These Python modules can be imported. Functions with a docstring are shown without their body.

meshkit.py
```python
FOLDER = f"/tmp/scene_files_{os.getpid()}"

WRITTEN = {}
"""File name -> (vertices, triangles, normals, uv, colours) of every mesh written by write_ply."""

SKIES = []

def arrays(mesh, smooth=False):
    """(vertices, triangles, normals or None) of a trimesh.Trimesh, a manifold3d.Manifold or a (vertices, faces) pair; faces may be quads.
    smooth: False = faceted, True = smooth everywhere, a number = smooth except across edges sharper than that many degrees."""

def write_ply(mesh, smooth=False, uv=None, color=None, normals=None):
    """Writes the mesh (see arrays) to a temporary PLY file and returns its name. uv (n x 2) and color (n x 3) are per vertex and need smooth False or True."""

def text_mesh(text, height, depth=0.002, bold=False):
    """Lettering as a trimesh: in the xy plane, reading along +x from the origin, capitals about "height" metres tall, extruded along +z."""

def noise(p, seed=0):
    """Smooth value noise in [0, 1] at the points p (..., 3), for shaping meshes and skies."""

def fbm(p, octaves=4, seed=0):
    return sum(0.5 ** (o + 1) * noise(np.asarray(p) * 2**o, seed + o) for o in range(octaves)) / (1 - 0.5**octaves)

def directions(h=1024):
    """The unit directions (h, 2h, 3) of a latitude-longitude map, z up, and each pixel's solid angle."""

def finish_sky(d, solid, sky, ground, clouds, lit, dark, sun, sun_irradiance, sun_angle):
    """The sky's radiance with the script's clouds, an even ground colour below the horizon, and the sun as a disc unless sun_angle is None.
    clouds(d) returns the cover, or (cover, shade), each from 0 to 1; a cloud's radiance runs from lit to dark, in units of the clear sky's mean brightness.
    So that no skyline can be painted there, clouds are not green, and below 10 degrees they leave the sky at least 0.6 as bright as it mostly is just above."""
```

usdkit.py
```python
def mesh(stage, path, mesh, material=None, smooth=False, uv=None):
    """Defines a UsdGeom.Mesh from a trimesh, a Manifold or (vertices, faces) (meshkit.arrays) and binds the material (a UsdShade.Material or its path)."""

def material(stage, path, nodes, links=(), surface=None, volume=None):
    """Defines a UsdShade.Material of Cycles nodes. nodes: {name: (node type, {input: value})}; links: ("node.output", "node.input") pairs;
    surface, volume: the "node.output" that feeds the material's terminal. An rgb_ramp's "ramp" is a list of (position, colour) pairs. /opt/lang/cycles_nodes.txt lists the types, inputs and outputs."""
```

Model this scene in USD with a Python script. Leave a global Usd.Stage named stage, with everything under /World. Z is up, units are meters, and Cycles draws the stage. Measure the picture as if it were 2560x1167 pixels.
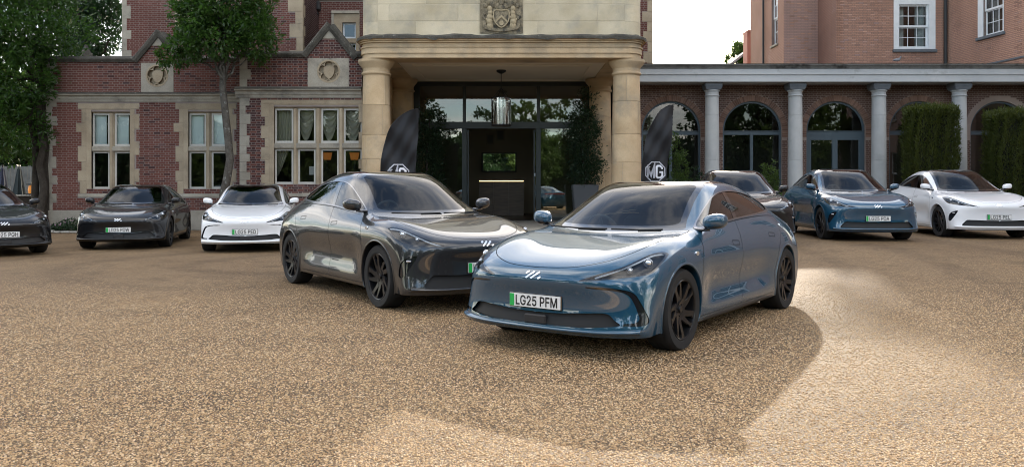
import math, random
import numpy as np, trimesh, shapely
from shapely.geometry import Polygon, box as sbox, Point
from scipy.interpolate import BSpline
from pxr import Usd, UsdGeom, UsdShade, UsdLux, Gf, Sdf, Vt
import usdkit, meshkit

stage = Usd.Stage.CreateInMemory()
UsdGeom.SetStageUpAxis(stage, 'Z'); UsdGeom.SetStageMetersPerUnit(stage, 1.0)
UsdGeom.Xform.Define(stage, '/World'); UsdGeom.Scope.Define(stage, '/World/Looks')
PI = math.pi

# ------------------------------------------------------------------ camera, sky, sun, exposure
FPX, CX, HY, CAM_H = 2010.0, 1280.0, 467.0, 1.43          # focal length in pixels of a 2560 x 1167 frame, horizon row, eye height
cam = UsdGeom.Camera.Define(stage, '/World/camera')
cam.CreateHorizontalApertureAttr(36.0); cam.CreateVerticalApertureAttr(36.0 * 1167 / 2560)
cam.CreateFocalLengthAttr(36.0 * FPX / 2560)
cam.CreateVerticalApertureOffsetAttr(-(583.5 - HY) * 36.0 / 2560)
cam.CreateClippingRangeAttr(Gf.Vec2f(0.05, 2000))
cam.AddTranslateOp().Set(Gf.Vec3d(0, 0, CAM_H)); cam.AddRotateXOp().Set(90.0)
cam.CreateExposureAttr(1.62)

SUN_AZ, SUN_EL = math.radians(13.2), math.radians(19.2)
sun_dir = np.array([math.sin(SUN_AZ) * math.cos(SUN_EL), math.cos(SUN_AZ) * math.cos(SUN_EL), math.sin(SUN_EL)])
sun = UsdLux.DistantLight.Define(stage, '/World/sun')
sun.CreateIntensityAttr(0.53); sun.CreateAngleAttr(0.5); sun.CreateNormalizeAttr(True); sun.CreateColorAttr(Gf.Vec3f(1.0, 0.90, 0.76))
sun.AddRotateXYZOp().Set(Gf.Vec3f(90 - math.degrees(SUN_EL), 0, 180 - math.degrees(SUN_AZ)))

sky_mat = usdkit.material(stage, '/World/Looks/sky_air', {
    'tc': ('texture_coordinate', {}),
    'sky': ('sky_texture', {'sky_type': 'single_scattering', 'sun_disc': False, 'sun_elevation': SUN_EL, 'sun_rotation': SUN_AZ, 'aerosol_density': 1.2, 'air_density': 1.0}),
    'sep': ('separate_xyz', {}), 'zz': ('math', {'math_type': 'add', 'value2': 0.16}),
    'dx': ('math', {'math_type': 'divide'}), 'dy': ('math', {'math_type': 'divide'}), 'cv': ('combine_xyz', {'z': 0.0}),
    'n': ('noise_texture', {'scale': 1.15, 'detail': 9.0, 'roughness': 0.58, 'distortion': 0.25}),
    'r': ('rgb_ramp', {'ramp': [(0.0, (0, 0, 0)), (0.44, (0, 0, 0)), (0.60, (0.80, 0.80, 0.80)), (1.0, (0.95, 0.95, 0.95))]}),
    'n2': ('noise_texture', {'scale': 2.4, 'detail': 6.0, 'roughness': 0.6}),
    'cr': ('rgb_ramp', {'ramp': [(0.0, (3.8, 3.8, 3.9)), (0.42, (6.3, 6.1, 5.9)), (0.62, (11.4, 10.7, 9.9)), (1.0, (13.8, 12.9, 11.8))]}),
    'mix': ('mix_color', {'blend_type': 'mix', 'use_clamp': False}),
    'bg': ('background_shader', {'strength': 0.112})},
    [('tc.generated', 'sep.vector'), ('sep.z', 'zz.value1'), ('sep.x', 'dx.value1'), ('zz.value', 'dx.value2'), ('sep.y', 'dy.value1'), ('zz.value', 'dy.value2'),
     ('dx.value', 'cv.x'), ('dy.value', 'cv.y'), ('cv.vector', 'n.vector'), ('n.fac', 'r.fac'), ('cv.vector', 'n2.vector'), ('n2.fac', 'cr.fac'),
     ('sky.color', 'mix.a'), ('cr.color', 'mix.b'), ('r.color', 'mix.fac'), ('mix.result', 'bg.color')], surface='bg.background')
dome = UsdLux.DomeLight.Define(stage, '/World/sky')
dome.CreateIntensityAttr(1.0)
UsdShade.MaterialBindingAPI.Apply(dome.GetPrim()).Bind(sky_mat)
dome.GetPrim().SetCustomDataByKey('kind', 'structure')
dome.GetPrim().SetCustomDataByKey('label', 'bright hazy sky with broken white clouds over the buildings'); dome.GetPrim().SetCustomDataByKey('category', 'sky')

# ------------------------------------------------------------------ helpers
def ground_z(X, Y):
    """Height of the forecourt: nearly level, rising gently towards the arcade on the right."""
    ss = lambda t: (lambda c: c * c * (3 - 2 * c))(np.clip(t, 0, 1))
    X, Y = np.asarray(X, float), np.asarray(Y, float)
    return .23 * ss((X - 1.0) / 6.0) * ss((Y - 9.0) / 9.0)
used = {}
def numbered(parent, name):
    k = used.get((parent, name), 0); used[(parent, name)] = k + 1
    return f'{parent}/{name}' if k == 0 else f'{parent}/{name}_{k:03d}'

def tag(p, label=None, cat=None, group=None, kind=None):
    p = stage.GetPrimAtPath(p) if isinstance(p, str) else p.GetPrim() if hasattr(p, 'GetPrim') else p
    for k, v in (('label', label), ('category', cat), ('group', group), ('kind', kind)):
        if v: p.SetCustomDataByKey(k, v)
    return p

class T:
    """A thing: an Xform at its base; children are its parts, given in world or local coordinates."""
    def __init__(s, name, label, cat, loc=(0, 0, 0), rotz=0.0, group=None, kind=None):
        s.path = numbered('/World', name); s.loc = np.array(loc, float); s.rot = rotz
        x = UsdGeom.Xform.Define(stage, s.path); x.AddTranslateOp().Set(Gf.Vec3d(*map(float, loc)))
        if rotz: x.AddRotateZOp().Set(math.degrees(rotz))
        s.prim = tag(x, label, cat, group, kind)
    def to_local(s, v):
        v = np.asarray(v, float) - s.loc
        if s.rot:
            c, n = math.cos(-s.rot), math.sin(-s.rot); v = v @ np.array([[c, -n, 0], [n, c, 0], [0, 0, 1]]).T
        return v

def put(parent, name, mesh, mat, smooth=False, normals=None, world=False, kind=None, label=None):
    """One Mesh prim: parent is a T, a prim path, or None for top level. Returns its path."""
    pp = '/World' if parent is None else (parent.path if isinstance(parent, T) else parent)
    path = numbered(pp, name)
    if normals is not None:
        v, f = mesh; n = normals
    else:
        v, f, n = meshkit.arrays(mesh, smooth)
    if world and isinstance(parent, T):
        v = parent.to_local(v)
    m = UsdGeom.Mesh.Define(stage, path)
    m.CreatePointsAttr(Vt.Vec3fArray.FromNumpy(np.ascontiguousarray(v, np.float32)))
    m.CreateFaceVertexCountsAttr(Vt.IntArray.FromNumpy(np.full(len(f), 3, np.int32)))
    m.CreateFaceVertexIndicesAttr(Vt.IntArray.FromNumpy(np.ascontiguousarray(f, np.int32).ravel()))
    m.CreateSubdivisionSchemeAttr('none')
    if n is not None:
        m.CreateNormalsAttr(Vt.Vec3fArray.FromNumpy(np.ascontiguousarray(n, np.float32))); m.SetNormalsInterpolation('vertex')
    UsdShade.MaterialBindingAPI.Apply(m.GetPrim()).Bind(mat)
    if kind or label: tag(m, label, None, None, kind)
    return path

def cat(*ms):
    ms = [m for m in (ms[0] if len(ms) == 1 and isinstance(ms[0], (list, tuple)) else ms) if m is not None]
    return trimesh.util.concatenate(ms)

def bx(x0, x1, y0, y1, z0, z1, ch=0.0):
    """Axis-aligned box, optionally with chamfered edges."""
    x0, x1 = min(x0, x1), max(x0, x1); y0, y1 = min(y0, y1), max(y0, y1); z0, z1 = min(z0, z1), max(z0, z1)
    if ch <= 0:
        m = trimesh.creation.box((x1 - x0, y1 - y0, z1 - z0)); m.apply_translation(((x0 + x1) / 2, (y0 + y1) / 2, (z0 + z1) / 2)); return m
    ch = min(ch, 0.45 * min(x1 - x0, y1 - y0, z1 - z0))
    P = []
    for (a0, a1, b0, b1, c0, c1) in ((x0, x1, y0 + ch, y1 - ch, z0 + ch, z1 - ch), (x0 + ch, x1 - ch, y0, y1, z0 + ch, z1 - ch), (x0 + ch, x1 - ch, y0 + ch, y1 - ch, z0, z1)):
        for a in (a0, a1):
            for b in (b0, b1):
                for c in (c0, c1): P.append((a, b, c))
    return trimesh.convex.convex_hull(np.array(P))

def tube(pts, r, n=8, caps=True):
    """Tapered tube along points; r one radius or one per point."""
    pts = np.asarray(pts, float); k = len(pts); r = np.broadcast_to(np.asarray(r, float), (k,))
    d = np.gradient(pts, axis=0); d /= np.maximum(np.linalg.norm(d, axis=1, keepdims=True), 1e-9)
    ref = np.array([0, 0, 1.0]) if abs(d[0][2]) < 0.9 else np.array([1.0, 0, 0])
    a = np.cross(d, ref); a /= np.maximum(np.linalg.norm(a, axis=1, keepdims=True), 1e-9); b = np.cross(d, a)
    t = np.arange(n) / n * 2 * PI
    V = (pts[:, None] + r[:, None, None] * (np.cos(t)[None, :, None] * a[:, None] + np.sin(t)[None, :, None] * b[:, None])).reshape(-1, 3)
    F = []
    for i in range(k - 1):
        for j in range(n):
            p, q = i * n + j, i * n + (j + 1) % n
            F += [(p, p + n, q), (q, p + n, q + n)]
    if caps:
        V = np.vstack([V, pts[0], pts[-1]]); c0, c1 = len(V) - 2, len(V) - 1
        for j in range(n):
            F += [(c0, j, (j + 1) % n), (c1, (k - 1) * n + (j + 1) % n, (k - 1) * n + j)]
    m = trimesh.Trimesh(V, F, process=False); m.invert() if False else None
    return m

def lathe(prof, n=32, axis='z', at=(0, 0, 0)):
    """Revolve (r, z) profile points about z (or y with axis 'y')."""
    prof = np.asarray(prof, float); k = len(prof); t = np.arange(n) / n * 2 * PI
    V = np.stack([prof[:, None, 0] * np.cos(t), prof[:, None, 0] * np.sin(t), np.repeat(prof[:, 1:2], n, 1)], -1).reshape(-1, 3)
    F = []
    for i in range(k - 1):
        for j in range(n):
            p, q = i * n + j, i * n + (j + 1) % n
            F += [(p, q, p + n), (q, q + n, p + n)]
    if axis == 'y': V = V[:, [0, 2, 1]] * [1, 1, -1]
    m = trimesh.Trimesh(V + np.asarray(at, float), F, process=False)
    return m

def prism(poly, depth, frame=None):
    """Extrude a shapely polygon (or coords) by depth; frame = (origin, xdir, ydir): poly plane axes, extruded along x cross y."""
    if not isinstance(poly, (Polygon, shapely.MultiPolygon)): poly = Polygon(poly)
    ms = [trimesh.creation.extrude_polygon(g, depth, engine='earcut') for g in getattr(poly, 'geoms', [poly]) if g.area > 1e-8]
    m = cat(ms)
    if frame is not None:
        o, xd, yd = (np.asarray(a, float) for a in frame); zd = np.cross(xd, yd)
        m.vertices = o + m.vertices[:, :1] * xd + m.vertices[:, 1:2] * yd + m.vertices[:, 2:3] * zd
    return m

def wallprism(poly, y_front, thick, x0=0.0, z0=0.0):
    """A polygon in the (x, z) plane made into a slab whose front face is at y_front (facing -y) and which is thick deep."""
    return prism(poly, thick, ((x0, y_front + thick, z0), (1, 0, 0), (0, 0, 1)))

def transform(m, loc=(0, 0, 0), rz=0.0, rx=0.0, ry=0.0, s=(1, 1, 1)):
    m = m.copy(); M = trimesh.transformations.compose_matrix(scale=s, angles=(rx, ry, rz), translate=loc); m.apply_transform(M); return m

def wpt(px, py, Y):
    """The point at depth Y behind pixel (px, py) of the photograph."""
    return np.array([(px - CX) / FPX * Y, Y, CAM_H - (py - HY) / FPX * Y])
def WX(px, Y): return (px - CX) / FPX * Y
def WZ(py, Y): return CAM_H - (py - HY) / FPX * Y

# ------------------------------------------------------------------ materials
MATS = {}
def mat(name, nodes, links=(), surface='p.BSDF'):
    if name not in MATS: MATS[name] = usdkit.material(stage, '/World/Looks/' + name, nodes, links, surface=surface)
    return MATS[name]
def plain(name, col, rough=0.5, metallic=0.0, coat=0.0, spec=0.5, emis=None, es=0.0):
    p = {'base_color': col, 'roughness': rough, 'metallic': metallic, 'coat_weight': coat, 'specular_ior_level': spec}
    if emis: p.update(emission_color=emis, emission_strength=es)
    return mat(name, {'p': ('principled_bsdf', p)})
def mottled(name, c1, c2, scale=3.0, rough=0.8, fine=0.25, fscale=60.0, bump=0.3, bdist=0.004, c3=None, spot=4.0, cover=(0.62, 0.72), spec=0.3, rnd=0.0):
    """Weathered matt surface: two tones by large noise, fine grain, optional stain colour c3, bump; rnd: how far tone varies from piece to piece."""
    nodes = {'g': ('geometry', {}), 'oi': ('object_info', {}),
             'n': ('noise_texture', {'scale': scale, 'detail': 6.0, 'roughness': 0.6}),
             'r': ('rgb_ramp', {'ramp': [(0.3, c1), (0.7, c2)]}),
             'nf': ('noise_texture', {'scale': fscale, 'detail': 4.0, 'roughness': 0.7}),
             'mr': ('map_range', {'from_min': 0.25, 'from_max': 0.75, 'to_min': 1 - fine, 'to_max': 1 + fine}),
             'hv': ('hsv', {}), 'bp': ('bump', {'strength': bump, 'distance': bdist}),
             'p': ('principled_bsdf', {'roughness': rough, 'specular_ior_level': spec})}
    links = [('g.position', 'n.vector'), ('g.position', 'nf.vector'), ('n.fac', 'r.fac'), ('nf.fac', 'mr.value'), ('mr.result', 'hv.value'), ('nf.fac', 'bp.height'), ('bp.normal', 'p.normal')]
    src = 'r.color'
    if c3 is not None:
        nodes['ns'] = ('noise_texture', {'scale': spot, 'detail': 8.0, 'roughness': 0.65}); nodes['rs'] = ('rgb_ramp', {'ramp': [(cover[0], (0, 0, 0)), (cover[1], (1, 1, 1))]})
        nodes['mx'] = ('mix_color', {'blend_type': 'mix', 'b': c3})
        links += [('g.position', 'ns.vector'), ('ns.fac', 'rs.fac'), ('rs.color', 'mx.fac'), (src, 'mx.a')]; src = 'mx.result'
    if rnd:
        nodes['rr'] = ('map_range', {'from_min': 0.0, 'from_max': 1.0, 'to_min': 1 - rnd, 'to_max': 1 + rnd}); nodes['h2'] = ('hsv', {})
        nodes['ad'] = ('math', {'math_type': 'add'}); nodes['fr'] = ('math', {'math_type': 'fraction'})
        links += [('g.random_per_island', 'ad.value1'), ('oi.random', 'ad.value2'), ('ad.value', 'fr.value1'), ('fr.value', 'rr.value'), ('rr.result', 'h2.value'), (src, 'h2.color')]; src = 'h2.color'
    links += [(src, 'hv.color'), ('hv.color', 'p.base_color')]
    return mat(name, nodes, links)
def pane_mat(name, tint=(0.9, 0.95, 0.93), ior=1.5, boost=1.0, rough=0.0):
    """Window pane: sees through, reflects by angle."""
    return mat(name, {'f': ('fresnel', {'IOR': ior}), 'm': ('math', {'math_type': 'multiply_add', 'value2': 1.0 * boost, 'value3': 0.02 * boost}), 't': ('transparent_bsdf', {'color': tint}),
                      'gl': ('glossy_bsdf', {'color': (1, 1, 1), 'roughness': rough}), 'x': ('mix_closure', {})},
               [('f.fac', 'm.value1'), ('m.value', 'x.fac'), ('t.BSDF', 'x.closure1'), ('gl.BSDF', 'x.closure2')], surface='x.closure')
# ------------------------------------------------------------------ cars: a spline body net cut into panels
def clip(A, F, s):
    """Cut a mesh (vertex rows A, faces F) along s = 0; returns (inside where s < 0, outside)."""
    def keep(s):
        neg = (s < 0)[F]; c = neg.sum(1); out = [F[c == 3]]; new = []; base = len(A)
        for want, sel in ((True, c == 1), (False, c == 2)):
            G = F[sel]
            if not len(G): continue
            k = np.argmax(neg[sel] == want, 1); r = np.arange(len(G))
            a, b, d = G[r, k], G[r, (k + 1) % 3], G[r, (k + 2) % 3]
            tb = s[a] / (s[a] - s[b]); td = s[a] / (s[a] - s[d])
            n0 = base + sum(len(x) for x in new)
            new += [A[a] + tb[:, None] * (A[b] - A[a]), A[a] + td[:, None] * (A[d] - A[a])]
            pb, pd = n0 + r, n0 + len(G) + r
            out += [np.stack([a, pb, pd], 1)] if want else [np.stack([pb, b, d], 1), np.stack([pb, d, pd], 1)]
        B = np.vstack([A] + new); Fo = np.vstack(out)
        u, inv = np.unique(Fo.ravel(), return_inverse=True)
        return B[u], inv.reshape(-1, 3)
    return keep(s), keep(-s)

def seg_dist(p, line):
    """Distance of 2D points to a polyline, with the position along it from 0 to 1."""
    line = np.asarray(line, float); best = np.full(len(p), 1e9); at = np.zeros(len(p)); n = len(line) - 1
    for i in range(n):
        a, b = line[i], line[i + 1]; ab = b - a
        t = np.clip(((p - a) @ ab) / max(ab @ ab, 1e-12), 0, 1); d = np.linalg.norm(p - a - t[:, None] * ab, axis=1)
        m = d < best; best[m] = d[m]; at[m] = (i + t[m]) / n
    return best, at
def poly_sdf(p, poly):
    poly = np.asarray(poly, float); d, _ = seg_dist(p, np.vstack([poly, poly[:1]])); inside = np.zeros(len(p), bool)
    for i in range(len(poly)):
        a, b = poly[i], poly[(i + 1) % len(poly)]
        if a[1] == b[1]: continue
        c = ((a[1] > p[:, 1]) != (b[1] > p[:, 1])) & (p[:, 0] < (b[0] - a[0]) * (p[:, 1] - a[1]) / (b[1] - a[1]) + a[0]); inside ^= c
    return np.where(inside, -d, d)
def smooth_line(pts, closed=False, k=8):
    """Catmull-Rom through the points."""
    P = np.asarray(pts, float); n = len(P); out = []
    for i in range(n if closed else n - 1):
        p0, p1, p2, p3 = (P[(i + j) % n] if closed else P[min(max(i + j, 0), n - 1)] for j in (-1, 0, 1, 2))
        for t in np.arange(k) / k:
            out.append(0.5 * (2 * p1 + (p2 - p0) * t + (2 * p0 - 5 * p1 + 4 * p2 - p3) * t * t + (3 * p1 - p0 - 3 * p2 + p3) * t ** 3))
    if not closed: out.append(P[-1])
    return np.array(out)

NET = [  # centre, inner, edge and belt points (x, y, z) of each line from the front lip over the roof to the tail; then x and z of the shoulder, x of the sill
    ((2.37, 0, .20), (2.355, .42, .20), (2.28, .74, .20), (2.12, .925, .20), 1.96, .20, 1.68),
    ((2.40, 0, .255), (2.385, .42, .255), (2.30, .75, .255), (2.14, .94, .255), 1.96, .25, 1.64),
    ((2.365, 0, .38), (2.35, .42, .38), (2.275, .74, .38), (2.11, .93, .38), 1.94, .38, 1.60),
    ((2.37, 0, .52), (2.355, .42, .52), (2.275, .735, .52), (2.09, .92, .525), 1.89, .53, 1.54),
    ((2.405, 0, .625), (2.385, .42, .63), (2.27, .73, .65), (2.05, .905, .685), 1.80, .70, 1.48),
    ((2.37, 0, .71), (2.34, .42, .715), (2.21, .70, .745), (1.95, .875, .795), 1.68, .80, 1.42),
    ((2.26, 0, .775), (2.22, .41, .785), (2.07, .66, .83), (1.78, .84, .885), 1.52, .845, 1.36),
    ((2.02, 0, .845), (1.97, .40, .86), (1.83, .64, .912), (1.55, .815, .948), 1.35, .868, 1.30),
    ((1.75, 0, .905), (1.70, .39, .92), (1.56, .635, .962), (1.32, .805, .975), 1.20, .876, 1.18),
    ((1.45, 0, .955), (1.40, .39, .967), (1.26, .645, .99), (1.10, .815, .985), 1.05, .88, 1.05),
    ((1.24, 0, .985), (1.19, .40, .992), (1.02, .745, 1.0), (.96, .84, .995), .92, .882, .92),
    ((1.10, 0, 1.045), (1.04, .40, 1.045), (.86, .72, 1.055), (.80, .848, 1.01), .78, .884, .78),
    ((.85, 0, 1.21), (.78, .39, 1.203), (.60, .695, 1.183), (.55, .854, 1.022), .55, .886, .55),
    ((.60, 0, 1.35), (.53, .378, 1.343), (.33, .665, 1.308), (.28, .859, 1.036), .30, .888, .30),
    ((.34, 0, 1.442), (.28, .368, 1.436), (.10, .64, 1.40), (.05, .862, 1.049), .06, .89, .06),
    ((.05, 0, 1.488), (.01, .36, 1.481), (-.12, .622, 1.442), (-.15, .865, 1.06), -.14, .89, -.14),
    ((-.3, 0, 1.494), (-.32, .355, 1.488), (-.37, .615, 1.455), (-.38, .867, 1.07), -.38, .89, -.38),
    ((-.7, 0, 1.49), (-.7, .355, 1.482), (-.7, .612, 1.44), (-.7, .866, 1.082), -.7, .89, -.7),
    ((-1.1, 0, 1.448), (-1.08, .35, 1.437), (-1.05, .61, 1.39), (-1.02, .864, 1.092), -1.02, .89, -1.02),
    ((-1.5, 0, 1.365), (-1.46, .35, 1.352), (-1.4, .612, 1.30), (-1.33, .86, 1.085), -1.32, .888, -1.30),
    ((-1.85, 0, 1.25), (-1.8, .34, 1.235), (-1.7, .605, 1.185), (-1.6, .85, 1.05), -1.58, .87, -1.5),
    ((-2.15, 0, 1.155), (-2.1, .34, 1.145), (-1.97, .62, 1.098), (-1.83, .83, 1.01), -1.78, .84, -1.62),
    ((-2.40, 0, 1.09), (-2.35, .36, 1.08), (-2.2, .635, 1.035), (-2.02, .82, .96), -1.93, .79, -1.72),
    ((-2.50, 0, 1.06), (-2.45, .37, 1.05), (-2.3, .66, .99), (-2.1, .83, .90), -1.99, .72, -1.80),
    ((-2.515, 0, .95), (-2.47, .38, .94), (-2.34, .69, .89), (-2.15, .85, .82), -2.04, .66, -1.86),
    ((-2.54, 0, .75), (-2.5, .4, .75), (-2.38, .72, .72), (-2.2, .87, .68), -2.08, .55, -1.91),
    ((-2.53, 0, .5), (-2.49, .4, .5), (-2.37, .72, .5), (-2.2, .88, .5), -2.08, .42, -1.95),
    ((-2.46, 0, .3), (-2.42, .4, .3), (-2.32, .7, .3), (-2.17, .87, .3), -2.06, .28, -1.98),
    ((-2.4, 0, .22), (-2.36, .4, .22), (-2.28, .68, .22), (-2.14, .85, .22), -2.04, .22, -2.0)]

def side_y(x, z):
    y = np.interp(z, [.2, .30, .42, .6, .75, .88, 1.0], [.945, .965, .976, .986, .985, .962, .87])
    w = np.clip((1.12 - abs(x)) / .35, 0, 1); w = w * w * (3 - 2 * w)
    y = y - w * (.056 * math.exp(-((z - .50) / .12) ** 2) - .018 * math.exp(-((z - .30) / .05) ** 2) + .006)
    if x > 1.2: y -= .045 * ((x - 1.2) / .9) ** 2.2
    if x < -1.2: y -= .055 * ((-1.2 - x) / .9) ** 2
    return y

SUV_Z = ([0, .2, .36, .52, .65, .75, .88, 1.0, 1.2, 1.3, 1.43, 1.50], [.02, .215, .375, .60, .74, .835, .957, 1.072, 1.285, 1.40, 1.558, 1.655])
AXLE = 1.475
class Body:
    def __init__(s, kind, nu, nv):
        s.kind = kind; suv = kind == 'suv'
        P = []
        for c0, c1, c2, c3, x4, z4, x8 in NET:
            row = [c0, c1, c2, c3, (x4, side_y(x4, z4), z4)]
            for t, fr in ((.25, .70), (.5, .42), (.75, .17), (1, 0)):
                x = x4 + (x8 - x4) * t; z = .2 + max(z4 - .2, 0.0) * fr; row.append((x, side_y(x, z), z))
            P.append([(x, -y, z) for x, y, z in row[:0:-1]] + row)
        P = np.array(P, float)
        if suv:
            P[..., 2] = np.interp(P[..., 2], *SUV_Z); P[..., 1] *= 1.012; P[..., 0] = np.where(P[..., 0] < -1.9, P[..., 0] * .985, P[..., 0])
        s.wr = .375 if suv else .36; s.az = s.wr; s.ar = .415 if suv else .392
        n, m = P.shape[:2]
        def basis(t, n, d=0):
            i = np.clip(np.floor(t).astype(int), 0, n - 2); f = t - i; W = np.zeros((len(t), n + 2)); r = np.arange(len(t))
            w = [(1 - f) ** 3 / 6, (3 * f ** 3 - 6 * f ** 2 + 4) / 6, (-3 * f ** 3 + 3 * f ** 2 + 3 * f + 1) / 6, f ** 3 / 6] if d == 0 else [-(1 - f) ** 2 / 2, (9 * f ** 2 - 12 * f) / 6, (-9 * f ** 2 + 6 * f + 3) / 6, f ** 2 / 2]
            for k in range(4): W[r, i + k] += w[k]
            W[:, 1] += 2 * W[:, 0]; W[:, 2] -= W[:, 0]; W[:, n] += 2 * W[:, n + 1]; W[:, n - 1] -= W[:, n + 1]
            return W[:, 1:n + 1]
        ku, kv = basis(np.arange(n) * 1.0, n), basis(np.arange(m) * 1.0, m)
        Q = P.copy()
        for _ in range(2): Q = Q + .62 * (P - np.einsum('ia,abc,jb->ijc', ku, Q, kv))
        u = np.linspace(0, n - 1, nu); v = np.linspace(0, m - 1, nv)
        e = lambda a, b: np.einsum('ia,abc,jb->ijc', a, Q, b)
        S = e(basis(u, n), basis(v, m)); N = np.cross(e(basis(u, n), basis(v, m, 1)), e(basis(u, n, 1), basis(v, m)))
        N /= np.maximum(np.linalg.norm(N, axis=-1, keepdims=True), 1e-12)
        U, V = np.meshgrid(u, v - (m - 1) / 2, indexing='ij')
        s.A = np.concatenate([S, N, U[..., None], V[..., None]], -1).reshape(-1, 8)
        i = np.arange(nu - 1)[:, None] * nv + np.arange(nv - 1)[None]; i = i.ravel()
        s.F = np.vstack([np.stack([i, i + 1, i + nv + 1], 1), np.stack([i, i + nv + 1, i + nv], 1)])
        from scipy.interpolate import LinearNDInterpolator, NearestNDInterpolator
        a = s.A; f = (a[:, 0] > 1.6) & (a[:, 3] > .15); sd = (a[:, 4] > .35) & (abs(a[:, 0]) < 2.2)
        lf, nf = LinearNDInterpolator(a[f][:, 1:3], a[f][:, 0]), NearestNDInterpolator(a[f][:, 1:3], a[f][:, 0])
        ls, ns = LinearNDInterpolator(a[sd][:, [0, 2]], a[sd][:, 1]), NearestNDInterpolator(a[sd][:, [0, 2]], a[sd][:, 1])
        def fx(y, z): r = lf(y, z); return np.where(np.isnan(r), nf(y, z), r)
        def sy(x, z): r = ls(x, z); return np.where(np.isnan(r), ns(x, z), r)
        s.front_x, s.side = fx, sy
        s.parts = []       # (name, V, F, N, material key)
        s.cut()

    def add(s, name, M, key, off=0.0):
        A, F = M
        if not len(F): return
        n = A[:, 3:6] / np.maximum(np.linalg.norm(A[:, 3:6], axis=1, keepdims=True), 1e-9)
        s.parts.append((name, A[:, :3] + off * n, F, n, key))
    def add_lr(s, name, M, key, off=0.0):
        for sgn in (1, -1):
            I, _ = clip(M[0], M[1], -sgn * M[0][:, 1]); s.add(name, I, key, off)

    def cut(s):
        suv = s.kind == 'suv'; ax = AXLE; A, F = s.A, s.F
        # wheel arches
        for cx in (ax, -ax):
            a = A; d = np.maximum(np.hypot(a[:, 0] - cx, a[:, 2] - s.az) - s.ar, (.52 - abs(a[:, 1])))
            _, (A, F) = clip(A, F, d)
        M = (A, F)
        # windscreen, roof glass, rear glass
        def box_uv(a, u0, u1, vm, rad=.35):
            k = np.interp(a[:, 6], [10.4, 11.5, 12.6, 14.8], [1.19, 1.08, 1.02, .98]) if u0 < 12 else 1.0
            q = np.abs(np.stack([a[:, 6] - (u0 + u1) / 2, a[:, 7] / k], 1)) - np.array([(u1 - u0) / 2 - rad, vm - rad])
            return np.linalg.norm(np.maximum(q, 0), axis=1) + np.minimum(q.max(1), 0) - rad
        G, M = clip(*M, box_uv(M[0], 10.45, 14.75, 1.80))
        W, B = clip(*G, box_uv(G[0], 11.02, 14.25, 1.62) )
        s.add('windscreen', W, 'screen', -.002); s.add('windscreen_border', B, 'gloss_black', -.002)
        G, M = clip(*M, box_uv(M[0], 14.80, 17.45, 1.80, .15)); s.add('glass_roof', G, 'roof')
        G, M = clip(*M, box_uv(M[0], 17.5, 20.9, 1.78, .3)); s.add('rear_window', G, 'roof', -.002)
        # side windows
        a = M[0]; du = np.abs(a[:, 6] - 14.95) / 4.15; dv = np.abs(np.abs(a[:, 7]) - 2.555) / .405
        f = ((du ** 3.0 + dv ** 2.6) ** (1 / 2.9) - 1) * .16
        I, M = clip(*M, f); a = I[0]; du = np.abs(a[:, 6] - 14.95) / 4.15; dv = np.abs(np.abs(a[:, 7]) - 2.555) / .405
        f = ((du ** 3.0 + dv ** 2.6) ** (1 / 2.9) - 1) * .16
        I, R = clip(*I, f + .013); s.add_lr('window_trim', R, 'trim', .004)
        zz = np.interp(1.04, *SUV_Z) if suv else 1.04
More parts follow.
